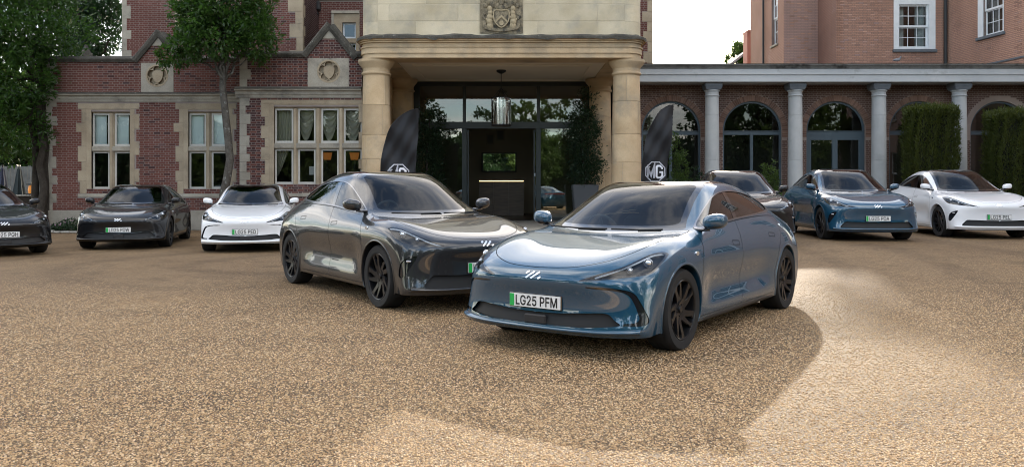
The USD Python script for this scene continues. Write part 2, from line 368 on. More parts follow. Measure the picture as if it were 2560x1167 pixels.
        def pil(a, x0, w0, lean): return np.abs(a[:, 0] - (x0 - lean * (a[:, 2] - zz))) - w0
        P, I = clip(*I, pil(I[0], -.10, .05, .42)); s.add_lr('door_pillar', P, 'gloss_black', -.001)
        P, I = clip(*I, pil(I[0], -1.02, .012, .5)); s.add_lr('window_divider', P, 'gloss_black', -.001)
        P, I = clip(*I, pil(I[0], .66, .012, .25)); s.add_lr('window_divider', P, 'gloss_black', -.001)
        s.add_lr('side_window', I, 'side_glass', -.003)
        # front lamps
        if suv: HL = [(.42, .737), (.56, .778), (.69, .828), (.785, .898), (.846, .952), (.905, .962), (.938, .942), (.952, .868), (.935, .815), (.88, .788), (.775, .770), (.58, .752)]
        else: HL = [(.425, .652), (.539, .698), (.655, .739), (.732, .772), (.786, .816), (.833, .859), (.884, .872), (.922, .853), (.931, .808), (.925, .756), (.908, .712), (.844, .696), (.741, .683), (.583, .664)]
        HL = smooth_line(HL, True, 6)
        front = lambda a: np.where(a[:, 0] > 1.35, 0, 9.0)
        yz = lambda a: np.stack([np.abs(a[:, 1]), a[:, 2]], 1)
        L, M = clip(*M, poly_sdf(yz(M[0]), HL) + front(M[0]))
        s.lamp = L
        L2, R = clip(*L, poly_sdf(yz(L[0]), HL) + .011); s.add_lr('headlight_rim', R, 'gloss_black', .0015)
        for sgn in (1, -1):
            I, _ = clip(*L2, -sgn * L2[0][:, 1]); s.add('headlight_lens', I, 'lens', 0); s.add('headlight_housing', I, 'lamp_inner', -.045)
            Z = [(.865, .885), (.78, .830)] if suv else [(.855, .792), (.775, .738)]
            bits = []
            for k, (y, z) in enumerate(Z):
                x = float(s.front_x(y, z)) - .028; r = .030 - .010 * k
                b = transform(trimesh.creation.icosphere(subdivisions=2, radius=r), (x, sgn * y, z), s=(.8, 1, 1)); bits.append(b)
                bits.append(transform(lathe([(r * 1.0, -.02), (r * 1.25, 0), (r * 1.3, .006), (r * 1.15, .006)], 20), (x, sgn * y, z), ry=PI / 2, rz=sgn * .5))
            s.parts.append(('headlight_projector', *meshkit.arrays(cat(bits), True), 'lamp_bits'))
            line = np.array([(.905, .948), (.84, .934), (.77, .873), (.68, .810), (.56, .764)] if suv else [(.90, .862), (.845, .856), (.78, .80), (.68, .742), (.55, .69)])
            line = smooth_line(line); x = s.front_x(line[:, 0], line[:, 1]) - .016
            s.parts.append(('running_light', *meshkit.arrays(tube(np.stack([x, sgn * line[:, 0], line[:, 1] - .012], 1), .009, 6), True), 'running'))
        # lower front
        if not suv:
            V = np.vstack([smooth_line([(.475, .608), (.59, .608), (.688, .605), (.781, .590), (.841, .563), (.876, .505), (.912, .417), (.934, .350), (.927, .309), (.879, .299), (.78, .301)]),
                           smooth_line([(.78, .322), (.862, .327), (.884, .352), (.878, .384), (.848, .475), (.815, .538), (.770, .568), (.688, .585), (.59, .591), (.475, .599)])])
            G, M = clip(*M, poly_sdf(yz(M[0]), V) + front(M[0])); s.add_lr('air_curtain', G, 'gloss_black', -.006)
            I = smooth_line([(0, .368), (.22, .371), (.467, .388), (.60, .397), (.67, .390), (.72, .345), (.765, .306), (.669, .290), (.48, .274), (.235, .267), (0, .268)])
            G, M = clip(*M, poly_sdf(yz(M[0]), I) + front(M[0])); s.add('lower_grille', G, 'grille', -.03)
        else:
            V = smooth_line([(.948, .405), (.958, .455), (.946, .575), (.90, .63), (.83, .653), (.845, .605), (.885, .525)], True, 4)
            G, M = clip(*M, poly_sdf(yz(M[0]), V) + front(M[0])); s.add_lr('corner_vent', G, 'gloss_black', -.012)
            I = smooth_line([(0, .425), (.30, .427), (.58, .436), (.67, .436), (.73, .38), (.774, .322), (.718, .289), (.4, .276), (0, .27)])
            G, M = clip(*M, poly_sdf(yz(M[0]), I) + front(M[0])); s.add('lower_grille', G, 'grille', -.03)
            for sgn in (1, -1):
                y, z = .893, .593; x = float(s.front_x(y, z))
                b = cat(transform(bx(-.010, .010, -.030, .030, -.012, .012, .006), (x - .010, sgn * y, z), rz=sgn * .75),)
                s.parts.append(('fog_light', *meshkit.arrays(b, False), 'lamp_bits'))
        # front lip
        yy = np.linspace(-.90, .90, 61); zl = .232 if not suv else .262
        xx = s.front_x(np.abs(yy) * .985, np.full(61, zl + .02)); V = np.stack([np.stack([xx + dx * (1 - .35 * np.abs(yy) ** 3), yy * (1 + .012 * (dx > 0)), np.full(61, zl + dz) + .018 * np.abs(yy) ** 4], 1) for dx, dz in ((-.03, .034), (.006, .026), (.022, .016), (.024, .006), (.016, -.008), (-.06, -.016))])
        Fq = []
        for i in range(5):
            for j in range(60): a = i * 61 + j; Fq += [(a, a + 61, a + 1), (a + 1, a + 61, a + 62)]
        s.parts.append(('front_lip', *meshkit.arrays(trimesh.Trimesh(V.reshape(-1, 3), Fq, process=False), True), 'paint'))
        # rear lamps
        zt = np.interp(.975, *SUV_Z) if suv else .975
        G, M = clip(*M, np.maximum(np.abs(M[0][:, 2] - zt) - .028, M[0][:, 0] + 2.0)); s.add('tail_light', G, 'tail', .001)
        # bonnet
        H = smooth_line([(2.33, 0), (2.312, .22), (2.265, .39), (2.15, .57), (1.985, .685), (1.80, .745), (1.53, .783), (1.25, .793), (1.0, .79)])
        H = np.vstack([H, [(.90, .78), (.90, 0)]])
        H = np.vstack([H, H[::-1] * [1, -1]]); up = lambda a: np.where(a[:, 5] > .25, 0, 9.0)
        seams = []
        def panel(M, f, name, lr=False, w=.0036):
            f0 = f(M[0]); I, O = clip(*M, f0); a = f(I[0]); C, S1 = clip(*I, a + w); S2, O = clip(*O, f(O[0]) - w)
            seams.extend([S1, S2]); (s.add_lr if lr else s.add)(name, C, 'paint'); return O
        M = panel(M, lambda a: np.maximum(poly_sdf(a[:, :2], H), (a[:, 6] - 10.43) * .2) + up(a), 'bonnet')
        # doors
        zs = lambda pts: [(x, float(np.interp(z, *SUV_Z)) if suv else z) for x, z in pts]
        xz = lambda a: a[:, [0, 2]]; side = lambda a: np.maximum((2.99 - np.abs(a[:, 7])) * .3, .5 - np.abs(a[:, 1]))
        D1 = zs([(1.075, .245), (1.105, .50), (1.06, .80), (.95, .96), (.90, 1.3), (-.09, 1.3), (-.07, 1.04), (-.01, .88), (0, .7), (0, .245)])
        D2 = zs([(0, .245), (0, .7), (-.01, .88), (-.07, 1.04), (-.09, 1.3), (-1.36, 1.3), (-1.35, 1.02), (-1.27, .86), (-1.13, .68), (-1.04, .5), (-1.02, .245)])
        M = panel(M, lambda a: np.maximum(poly_sdf(xz(a), D1), side(a)), 'front_door', True)
        M = panel(M, lambda a: np.maximum(poly_sdf(xz(a), D2), side(a)), 'rear_door', True)
        # bumper split
        s.add('body_shell', M, 'paint')
        s.add('panel_seam', (np.vstack([x[0] for x in seams]), np.vstack([x[1] + o for x, o in zip(seams, np.cumsum([0] + [len(x[0]) for x in seams[:-1]]))])), 'seam', -.006)
        # arch flanges and liners
        for sgn in (1, -1):
            for cx in (ax, -ax):
                t = np.linspace(math.radians(-24), math.radians(204), 41)
                ex, ez = cx + s.ar * np.cos(t), s.az + s.ar * np.sin(t); ey = np.maximum(s.side(ex, ez), .85)
                rows = []
                for dr, dy in ((.018, .0005), (.012, .005), (.002, .006), (-.004, .002), (-.006, -.01), (-.006, -.09)):
                    r = s.ar + dr; x, z = cx + r * np.cos(t), s.az + r * np.sin(t)
                    y = s.side(x, z) if dr > 0 else ey
                    rows.append(np.stack([x, sgn * (np.maximum(y, .84) + dy), z], 1))
                V = np.stack(rows); k, n = V.shape[:2]; Fq = []
                for i in range(k - 1):
                    for j in range(n - 1):
                        q = [i * n + j, i * n + j + 1, (i + 1) * n + j + 1, (i + 1) * n + j]
                        if sgn < 0: q = q[::-1]
                        Fq += [(q[0], q[1], q[2]), (q[0], q[2], q[3])]
                mm = trimesh.Trimesh(V.reshape(-1, 3), Fq, process=False)
                v, f, nn = meshkit.arrays(mm, True); s.parts.append(('wheel_arch', v, f, nn, 'paint' if not suv else 'paint'))
                t = np.linspace(math.radians(-30), math.radians(210), 25)
                o = np.stack([cx + (s.ar + .012) * np.cos(t), np.full(25, sgn * .93), s.az + (s.ar + .012) * np.sin(t)], 1); inn = o.copy(); inn[:, 1] = sgn * .50
                V = np.vstack([o, inn, [[cx, sgn * .50, s.az]]]); Fq = []
                for j in range(24): Fq += [(j, j + 1, 25 + j), (j + 1, 26 + j, 25 + j), (25 + j, 26 + j, 50)]
                s.parts.append(('wheel_well', V, np.array(Fq), None, 'rubber'))
        # floor, sills, dark inner shell below the windows
        zf = .215 if suv else .195
        out = smooth_line([(2.20, 0), (2.17, .5), (2.05, .86), (1.9, .92)])
        s.parts.append(('underbody', *meshkit.arrays(cat(bx(-2.3, 2.25, -.62, .62, zf - .02, zf + .06, .02), bx(-1.05, 1.05, -.9, .9, zf - .02, zf + .05, .02), bx(1.93, 2.22, -.84, .84, zf + .0, zf + .05), bx(-2.2, -1.92, -.8, .8, zf, zf + .05)), False), 'rubber'))
        for sgn in (1, -1):
            x = np.linspace(-1.09, 1.09, 23); V = []
            for dy, z in ((-.03, zf + .075), (.004, zf + .06), (.010, zf + .02), (-.012, zf - .012), (-.10, zf - .015)):
                V.append(np.stack([x, sgn * (.945 + dy - .006 * (x / 1.09) ** 2), np.full(23, z)], 1))
            V = np.stack(V); Fq = []
            for i in range(4):
                for j in range(22):
                    q = [i * 23 + j, i * 23 + j + 1, (i + 1) * 23 + j + 1, (i + 1) * 23 + j]
                    if sgn > 0: q = q[::-1]
                    Fq += [(q[0], q[1], q[2]), (q[0], q[2], q[3])]
            s.parts.append(('sill', *meshkit.arrays(trimesh.Trimesh(V.reshape(-1, 3), Fq, process=False), True), 'sill'))
        a = s.A; L, _ = clip(s.A, s.F, np.maximum(np.abs(a[:, 7]) * 0 + (2.9 - np.abs(a[:, 7])), 0) - .0)
        # inner shell: everything outside the glass, set inwards
        lo, _ = clip(s.A, s.F, np.maximum(a[:, 6] - 22, 9.9 - a[:, 6])); side_in, rest = clip(*lo, 2.99 - np.abs(lo[0][:, 7]))
        s.add('door_lining', side_in, 'cabin', -.05)
        zw = (np.interp(1.0, *SUV_Z) if suv else 1.0)
        dz = zw - 1.0; hz = (.15 if suv else 0.0)
        C = []
        C.append(bx(.72, 1.16, -.80, .80, zw - .12, zw - .035, .03)); s.parts.append(('dashboard', *meshkit.arrays(cat(C), False), 'cabin'))
        s.parts.append(('cabin_floor', *meshkit.arrays(cat(bx(-2.2, 1.05, -.82, .82, .32, .36)), False), 'cabin'))
        s.parts.append(('parcel_shelf', *meshkit.arrays(cat(bx(-2.1, -1.35, -.68, .68, zw - .08, zw - .03, .02)), False), 'cabin'))
        for y in (.38, -.38):
            seat = cat(bx(-.28, .28, y - .25, y + .25, .40 + dz, .56 + dz, .05), transform(bx(-.08, .08, -.25, .25, 0, .62, .06), (-.30, y, .50 + dz), ry=-.30), transform(bx(-.05, .05, -.13, .13, 0, .19, .045), (-.52, y, 1.12 + dz * 1.25), ry=-.2))
            s.parts.append(('front_seat', *meshkit.arrays(seat, False), 'seat'))
        s.parts.append(('rear_seat', *meshkit.arrays(cat(bx(-1.25, -.75, -.66, .66, .40 + dz, .54 + dz, .05), transform(bx(-.08, .08, -.66, .66, 0, .6, .06), (-1.28, 0, .48 + dz), ry=-.38)), False), 'seat'))
        sw = trimesh.creation.torus(.175, .016, major_sections=36, minor_sections=8); hub = cat(sw, bx(-.16, .16, -.02, .02, -.015, .01), bx(-.06, .06, -.06, .06, -.02, .015, .01), bx(-.015, .015, -.16, 0, -.012, .008))
        hub.apply_transform(trimesh.transformations.rotation_matrix(PI / 2, (0, 0, 1))); s.parts.append(('steering_wheel', *meshkit.arrays(transform(hub, (.50, -.38, zw - .03 + hz * .3), ry=-1.10), 40), 'trim_dark'))
        # camera pod and mirror inside the windscreen, wipers outside
        zt = 1.33 if not suv else 1.46
        pod = prism([(-.13, -.02), (.13, -.02), (.075, .075), (-.075, .075)], .03); pod = transform(pod, (0, 0, 0)); pod.vertices = np.stack([-pod.vertices[:, 1] * .9 + .585 - (pod.vertices[:, 2]) * .2, pod.vertices[:, 0], zt - .05 + pod.vertices[:, 1] * .55 - pod.vertices[:, 2]], 1)
        s.parts.append(('camera_pod', *meshkit.arrays(pod, False), 'gloss_black'))
        for pts in (((1.165, .62), (1.20, .40), (1.20, .10)), ((1.20, .05), (1.205, -.25), (1.155, -.62))):
            q = np.array(pts); zz2 = zw + .006 + (1.22 - q[:, 0]) * .25
            s.parts.append(('wiper', *meshkit.arrays(cat(tube(np.column_stack([q[:, 0], q[:, 1], zz2 + .012]), .009, 6), tube(np.column_stack([q[:2, 0] + .03, q[:2, 1], zz2[:2]]), .007, 6)), False), 'rubber'))
        # door mirrors
        zm = (1.195 if suv else 1.09)
        for sgn in (1, -1):
            m = trimesh.creation.icosphere(subdivisions=4, radius=1.0); v = m.vertices.copy()
            v = np.sign(v) * np.abs(v) ** .80; v[:, 0] = np.where(v[:, 0] < -.25, -.25 + (v[:, 0] + .25) * .12, v[:, 0])
            cap = np.stack([v[:, 0] * .105, v[:, 1] * .108, v[:, 2] * .074 + .012 * v[:, 1]], 1); cap[:, 0] -= .035 * np.abs(v[:, 1] - (-1)) * .5
            M2 = trimesh.Trimesh(cap, m.faces, process=False)
            if sgn < 0: M2.vertices[:, 1] *= -1; M2.invert()
            M2.apply_translation((.78, sgn * .975, zm + .01)); v2, f2, n2 = meshkit.arrays(M2, True)
            A8 = np.concatenate([v2, n2, np.zeros((len(v2), 2))], 1)
            lowc, upc = clip(A8, f2, A8[:, 2] - (zm - .035)); s.add('mirror_cap', upc, 'paint'); s.add('mirror_base', lowc, 'gloss_black')
            st = tube(np.array([(.82, sgn * .80, zm - .072), (.81, sgn * .87, zm - .07), (.79, sgn * .93, zm - .055)]), [.045, .030, .034], 10); st.vertices[:, 2] = (st.vertices[:, 2] - (zm - .07)) * .5 + zm - .07
            s.parts.append(('mirror_stalk', *meshkit.arrays(st, True), 'gloss_black'))
        # flush handles, charge flap, side camera
        for sgn in (1, -1):
            for (x, z) in ((.15, .868), (-.98, .895)) if not suv else ((.15, .955), (-.98, .99)):
                pl = sbox(-.085, -.016, .085, .016).buffer(.008).difference(sbox(-.080, -.012, .080, .012).buffer(.006))
                m = prism(pl, .002); m = m.subdivide().subdivide(); X = x + m.vertices[:, 0]; Z = z + m.vertices[:, 1] + .06 * m.vertices[:, 0]
                V = np.stack([X, sgn * (s.side(X, Z) + .0008), Z], 1); s.parts.append(('door_handle', V, np.asarray(m.faces if sgn < 0 else m.faces[:, ::-1]), None, 'seam'))
            x, z = (1.2, .83) if not suv else (1.2, .935)
            pl = Point(0, 0).buffer(1, 16); pl = shapely.affinity.scale(pl, .034, .019); m = prism(pl, .014); X = x + m.vertices[:, 0]; Z = z + m.vertices[:, 1]
            V = np.stack([X, sgn * (s.side(np.full_like(X, x), np.full_like(Z, z)) - .004 + m.vertices[:, 2]), Z], 1); s.parts.append(('side_camera', V, np.asarray(m.faces if sgn < 0 else m.faces[:, ::-1]), None, 'lamp_bits'))
        # badge of four slanted bars
        zb = .681 if not suv else .774; bars = [((-.075, .022), (-.062, .032)), ((-.066, -.024), (-.010, .030)), ((-.024, -.026), (.034, .030)), ((.026, -.030), (.040, -.020))]
        bars = [((-.078, .018), (-.062, .030)), ((-.070, -.028), (-.008, .030)), ((-.018, -.030), (.044, .028)), ((.052, -.030), (.066, -.020))]
        ms = []
        for p, q in bars:
            m = prism(shapely.LineString([p, q]).buffer(.0095), .006); m = m.subdivide(); y, z = -(-m.vertices[:, 0]), zb + m.vertices[:, 1] * .8
            x = s.front_x(y, z) + .001 + m.vertices[:, 2]; ms.append(trimesh.Trimesh(np.stack([x, y, z], 1), m.faces, process=False))
        for m in ms: s.parts.append(('badge_bar', *meshkit.arrays(m, False), 'chrome'))
        if not suv:  # sensor pod under the plate
            y, z = 0.0, .30; x = float(s.front_x(0, .33)) - .03
            s.parts.append(('radar_cover', *meshkit.arrays(bx(x - .01, x + .035, -.11, .11, .262, .345, .012), False), 'sill'))

def make_wheel(r, side, fine=True):
    """Wheel about the origin with its axis along y and its outer face towards side * y: tyre, rim, disc, caliper."""
    R = r; w = .122; ri = r * .735
    tyre = lathe([(ri - .012, -w + .01), (ri + .01, -w), (R * .94, -w - .004), (R * .985, -w + .018), (R, -w + .045), (R, w - .045), (R * .985, w - .018), (R * .94, w + .004), (ri + .016, w + .002), (ri + .004, w - .004), (ri - .012, w - .012)], 64 if fine else 36)
    groove = [lathe([(R - .002, a), (R + .0015, a + .002), (R + .0015, a + .028), (R - .002, a + .030)], 48 if fine else 24) for a in (-.095, -.05, -.005, .045)] if fine else []
    tyre = cat([tyre] + groove)
    rim = [lathe([(ri + .001, w - .006), (ri - .004, w - .001), (ri - .014, w - .006), (ri - .022, w - .03), (ri - .03, -w + .03), (ri - .03, -w + .01)], 64 if fine else 36)]
    def warp(p, c=-1.5):
        p = np.asarray(p, float); a = np.arctan2(p[:, 1], p[:, 0]); q = np.hypot(p[:, 0], p[:, 1]); a = a + c * (q - .08); return np.column_stack([q * np.cos(a), q * np.sin(a)])
    def pol(pts): return np.array([(q * math.cos(math.radians(a)), q * math.sin(math.radians(a))) for q, a in pts])
    k = ri / .265
    face = Point(0, 0).buffer((ri - .006), 24)
    for i in range(5):
        o = 72 * i
        big = warp(smooth_line(pol([(.100 * k, o - 3), (.150 * k, o - 14), (.200 * k, o - 19), (.242 * k, o - 18), (.249 * k, o - 8), (.249 * k, o + 8), (.240 * k, o + 15), (.180 * k, o + 11), (.130 * k, o + 7)]), True, 5))
        tear = warp(smooth_line(pol([(.125 * k, o + 34), (.168 * k, o + 29), (.214 * k, o + 28), (.241 * k, o + 33), (.243 * k, o + 39), (.223 * k, o + 43.5), (.175 * k, o + 40)]), True, 5))
        for h in (big, tear):
            h = Polygon(h).buffer(0); face = face.difference(h)
    face = face.simplify(.0006)
    m = prism(face, .03)
    top = prism(face.buffer(-.0055).simplify(.0006), .006) if fine else None
    ms = [m] + ([transform(top, (0, 0, .03))] if fine else [])
    m = cat(ms); m = m.subdivide() if fine else m
    q = np.hypot(m.vertices[:, 0], m.vertices[:, 1]); m.vertices[:, 2] += w - .045 - .045 * np.clip(1 - q / (.95 * ri), 0, 1) ** 1.2
    m.vertices = np.column_stack([m.vertices[:, 0], m.vertices[:, 1], m.vertices[:, 2]])
    cap = lathe([(0, w - .025), (.026, w - .026), (.032, w - .034), (.036, w - .06)], 24)
    rot = lambda x: trimesh.Trimesh(np.column_stack([x.vertices[:, 0], side * x.vertices[:, 2], x.vertices[:, 1]]), x.faces if side < 0 else x.faces[:, ::-1], process=False)
    disc = lathe([(.05, .02), (.17, .02), (.175, .015), (.175, -.005), (.05, -.005)], 40)
    cal = prism(Polygon([(q * math.cos(a), q * math.sin(a)) for q, rng in ((.19, np.linspace(-.1, .75, 8)), (.115, np.linspace(.75, -.1, 8))) for a in rng]), .06)
    cal.vertices[:, 2] -= .01
    bolts = cat([transform(lathe([(0, .012), (.007, .012), (.009, .0)], 8), (.055 * math.cos(t), .055 * math.sin(t), w - .045)) for t in np.arange(5) * 2 * PI / 5 + .3])
    return [('tyre', rot(tyre), 'tyre', 35), ('rim', rot(cat(rim + [m])), 'rim', 30), ('hub_cap', rot(cat(cap, bolts)), 'rim', 30), ('brake_disc', rot(disc), 'disc', 30), ('brake_caliper', rot(cal), 'caliper', False)]

def flake_paint(name, col, metallic, rough, flake=.25, ior=2.0):
    return mat(name, {'g': ('texture_coordinate', {}), 'v': ('voronoi_texture', {'scale': 900.0}), 'b': ('rgb_to_bw', {}), 'mr': ('map_range', {'to_min': 1 - flake, 'to_max': 1 + flake}), 'h': ('hsv', {'color': col}),
                      'p': ('principled_bsdf', {'metallic': metallic, 'roughness': rough, 'coat_weight': 1.0, 'coat_roughness': .004, 'coat_ior': ior, 'specular_ior_level': .2})},
               [('g.object', 'v.vector'), ('v.color', 'b.color'), ('b.val', 'mr.value'), ('mr.result', 'h.value'), ('h.color', 'p.base_color')])
PAINT = {'blue': flake_paint('paint_blue', (.0075, .044, .078), .38, .30), 'grey': flake_paint('paint_grey', (.018, .0182, .0188), .38, .30, .25, 1.75), 'black': flake_paint('paint_black', (.0012, .0012, .0014), .0, .5, .05, 1.48),
         'white': flake_paint('paint_white', (.74, .75, .76), .0, .4, .03, 1.5)}
CARM = {
    'screen': pane_mat('car_windscreen', (.36, .42, .415), 1.5, .72), 'side_glass': pane_mat('car_side_glass', (.10, .115, .115), 1.55, 1.25),
    'roof': plain('roof_glass', (.008, .009, .011), .03, 0, 1.0), 'gloss_black': plain('gloss_black', (.006, .006, .007), .06, 0, 1.0),
    'trim': plain('window_trim_metal', (.30, .30, .31), .2, .95), 'seam': plain('panel_gap', (.004, .004, .004), .9), 'rubber': plain('rubber_black', (.008, .008, .008), .85), 'sill': plain('sill_plastic', (.016, .016, .017), .45),
    'lens': pane_mat('lamp_lens', (.90, .94, .97), 1.5, .7), 'lamp_inner': plain('lamp_inner', (.008, .009, .011), .35, .1), 'lamp_bits': plain('lamp_reflector', (.75, .77, .80), .10, .9), 'running': plain('running_light_tube', (.80, .82, .84), .25),
    'grille': plain('grille_black', (.006, .006, .006), .55), 'tail': plain('tail_lens', (.18, .008, .008), .08, 0, 1.0), 'cabin': plain('cabin_black', (.018, .018, .019), .75), 'seat': plain('seat_leather', (.10, .10, .105), .5), 'trim_dark': plain('steering_leather', (.14, .14, .145), .4),
    'chrome': plain('badge_chrome', (.86, .87, .88), .12, .6), 'tyre': mottled('tyre_rubber', (.012, .012, .012), (.020, .019, .018), 8, .78, .2, 90, .15, .001), 'rim': plain('rim_gloss_black', (.006, .006, .0065), .22, .0, .0, .35), 'disc': plain('brake_steel', (.28, .27, .26), .38, .9), 'caliper': plain('caliper_red', (.35, .03, .015), .4),
    'plate': plain('plate_white', (.72, .72, .70), .35), 'green': plain('plate_green', (.015, .36, .07), .4), 'ink': plain('plate_ink', (.008, .008, .008), .5)}
BODIES, WHEELS = {}, {}
def car(kind, near, colour, plate, loc, rz, label, group=None, name='parked_car', rim=None):
    key = (kind, near)
    if key not in BODIES: BODIES[key] = Body(kind, *((330, 241) if near else (200, 141)))
    B = BODIES[key]
    t = T(name, label, 'car', loc, rz, group)
    for nm, v, f, n, mk in B.parts:
        put(t, nm, (v, f), PAINT[colour] if mk == 'paint' else CARM[mk], normals=n)
    for x in (AXLE, -AXLE):
        for sgn in (1, -1):
            kw = (B.wr, sgn, near)
            if kw not in WHEELS: WHEELS[kw] = make_wheel(*kw)
            wp = numbered(t.path, 'wheel'); X = UsdGeom.Xform.Define(stage, wp); X.AddTranslateOp().Set(Gf.Vec3d(x, sgn * .845, B.wr - .006))
            X.AddRotateYOp().Set(random.Random(hash((plate, x, sgn)) if False else int(abs(x * 100) + sgn * 7 + len(plate) * 3 + sum(map(ord, plate)))).uniform(0, 72))
            for nm, m, mk, sm in WHEELS[kw]: put(wp, nm, m, CARM[mk], sm)
    # number plate
    z = .455 if kind == 'sedan' else .505; x = float(B.front_x(0, z)) + .012
    pp = put(t, 'number_plate', bx(x, x + .008, -.26, .26, z - .0555, z + .0555, .002), CARM['plate'])
    put(pp, 'green_band', bx(x + .006, x + .0095, -.257, -.212, z - .0525, z + .0525), CARM['green'])
    put(pp, 'plate_holder', bx(x - .016, x - .0005, -.268, .268, z - .063, z + .063, .004), CARM['gloss_black'])
    tm = meshkit.text_mesh(plate, .079, .002, bold=True); e = tm.bounds; sx = .425 * len(plate) / 8 / (e[1][0] - e[0][0])
    v = tm.vertices; V = np.column_stack([x + .0075 + v[:, 2], -.195 + (v[:, 0] - e[0][0]) * sx, z + v[:, 1] - (e[0][1] + e[1][1]) / 2])
    put(pp, 'plate_lettering', trimesh.Trimesh(V, tm.faces, process=False), CARM['ink'])
    return t
# ------------------------------------------------------------------ masonry materials
rr = random.Random(7)
def brick_mat(name, ramp, rough=.85, white=0.0, soot=.35):
    """Fired brick: tone varies from brick to brick, with soot patches and pale bloom over the wall."""
    return mat(name, {'g': ('geometry', {}), 'oi': ('object_info', {}), 'ad': ('math', {'math_type': 'add'}), 'fr': ('math', {'math_type': 'fraction'}),
                      'r': ('rgb_ramp', {'ramp': ramp}), 'n': ('noise_texture', {'scale': .55, 'detail': 8.0, 'roughness': .62}), 'rs': ('rgb_ramp', {'ramp': [(.45, (1, 1, 1)), (.72, (1 - soot,) * 3)]}),
                      'm': ('mix_color', {'blend_type': 'multiply', 'fac': 1.0}), 'n2': ('noise_texture', {'scale': .9, 'detail': 9.0, 'roughness': .7, 'w': 3.0, 'dimensions': '4D'}),
                      'rw': ('rgb_ramp', {'ramp': [(.60, (0, 0, 0)), (.78, (white,) * 3)]}), 'mw': ('mix_color', {'blend_type': 'mix', 'b': (.46, .38, .38)}),
                      'nf': ('noise_texture', {'scale': 70.0, 'detail': 4.0}), 'b': ('bump', {'strength': .35, 'distance': .003}), 'p': ('principled_bsdf', {'roughness': rough, 'specular_ior_level': .35})},
               [('g.random_per_island', 'ad.value1'), ('oi.random', 'ad.value2'), ('ad.value', 'fr.value1'), ('fr.value', 'r.fac'), ('g.position', 'n.vector'), ('n.fac', 'rs.fac'), ('r.color', 'm.a'), ('rs.color', 'm.b'),
                ('g.position', 'n2.vector'), ('n2.fac', 'rw.fac'), ('rw.color', 'mw.fac'), ('m.result', 'mw.a'), ('mw.result', 'p.base_color'), ('g.position', 'nf.vector'), ('nf.fac', 'b.height'), ('b.normal', 'p.normal')])
RED_BRICK = brick_mat('brick_red', [(0, (.046, .020, .020)), (.25, (.088, .029, .022)), (.55, (.120, .040, .029)), (.8, (.150, .054, .039)), (1, (.066, .034, .035))], white=.22)
PINK_BRICK = brick_mat('brick_pink', [(0, (.27, .155, .118)), (.4, (.39, .218, .152)), (.75, (.46, .27, .195)), (1, (.34, .22, .188))], white=.35, soot=.25)
ARCH_BRICK = brick_mat('brick_brown', [(0, (.115, .068, .054)), (.5, (.165, .100, .077)), (1, (.205, .128, .100))], white=.14, soot=.3)
MORTAR = mottled('mortar', (.21, .172, .152), (.29, .245, .22), 2.0, .95, .2, 80)
MORTAR_PINK = mottled('mortar_pale', (.27, .21, .18), (.35, .28, .24), 2.0, .95, .2, 80)
STONE = mottled('weathered_stone', (.25, .225, .18), (.36, .33, .275), 1.6, .9, .22, 45, .35, .006, c3=(.14, .13, .115), spot=1.5, cover=(.55, .75), rnd=.10)
WARM_STONE = mottled('window_stone', (.26, .205, .14), (.38, .315, .225), 1.8, .9, .2, 45, .35, .005, c3=(.16, .14, .11), spot=1.2, cover=(.56, .78), rnd=.08)
BATH_STONE = mottled('honey_stone', (.44, .312, .180), (.60, .462, .295), 1.1, .85, .14, 50, .25, .004, c3=(.27, .235, .18), spot=.9, cover=(.50, .75), rnd=.15)
ASHLAR = mottled('pale_ashlar', (.43, .365, .245), (.57, .50, .365), 1.2, .85, .14, 50, .25, .004, c3=(.30, .285, .24), spot=.8, cover=(.50, .72), rnd=.10)
MOSS_STONE = mottled('mossy_coping', (.045, .042, .035), (.105, .097, .082), 3.0, .95, .5, 26, .9, .02, c3=(.34, .33, .29), spot=7.0, cover=(.62, .72))
GREY_STONE = mottled('grey_column_stone', (.37, .385, .385), (.47, .48, .475), 1.2, .8, .10, 70, .2, .003, c3=(.30, .31, .31), spot=1.6, cover=(.55, .8))
FASCIA = mottled('painted_fascia', (.40, .42, .43), (.50, .52, .525), .8, .7, .06, 60, .15, .003, c3=(.20, .195, .18), spot=1.3, cover=(.60, .80))
LEAD = mottled('lead_cap', (.10, .115, .13), (.15, .165, .18), 3, .6, .15, 40)
PLASTER = mottled('soffit_plaster', (.72, .64, .51), (.78, .70, .57), .7, .8, .04, 40, .1, .003)
SASH = plain('white_sash', (.47, .455, .41), .45); WHITE = mottled('white_paint', (.62, .65, .66), (.70, .73, .74), 3, .5, .06, 50, .1)
SLATE_FRAME = plain('blue_grey_frame', (.058, .082, .098), .42); DARK_FRAME = plain('dark_bronze_frame', (.022, .027, .024), .35)
IRON = plain('black_iron', (.010, .010, .011), .45); PANE = pane_mat('window_pane', (.90, .94, .92), 1.5, 1.3); PANE_DARK = pane_mat('entrance_glass', (.72, .80, .76), 1.5, 2.1)
PANE_ARCH = pane_mat('arch_pane', (.78, .85, .86), 1.5, 1.15); ROOM = plain('dim_room', (.060, .054, .042), .9); BLIND = plain('roller_blind', (.78, .84, .82), .85); DRAPE = plain('cream_curtain', (.34, .31, .24), .9)

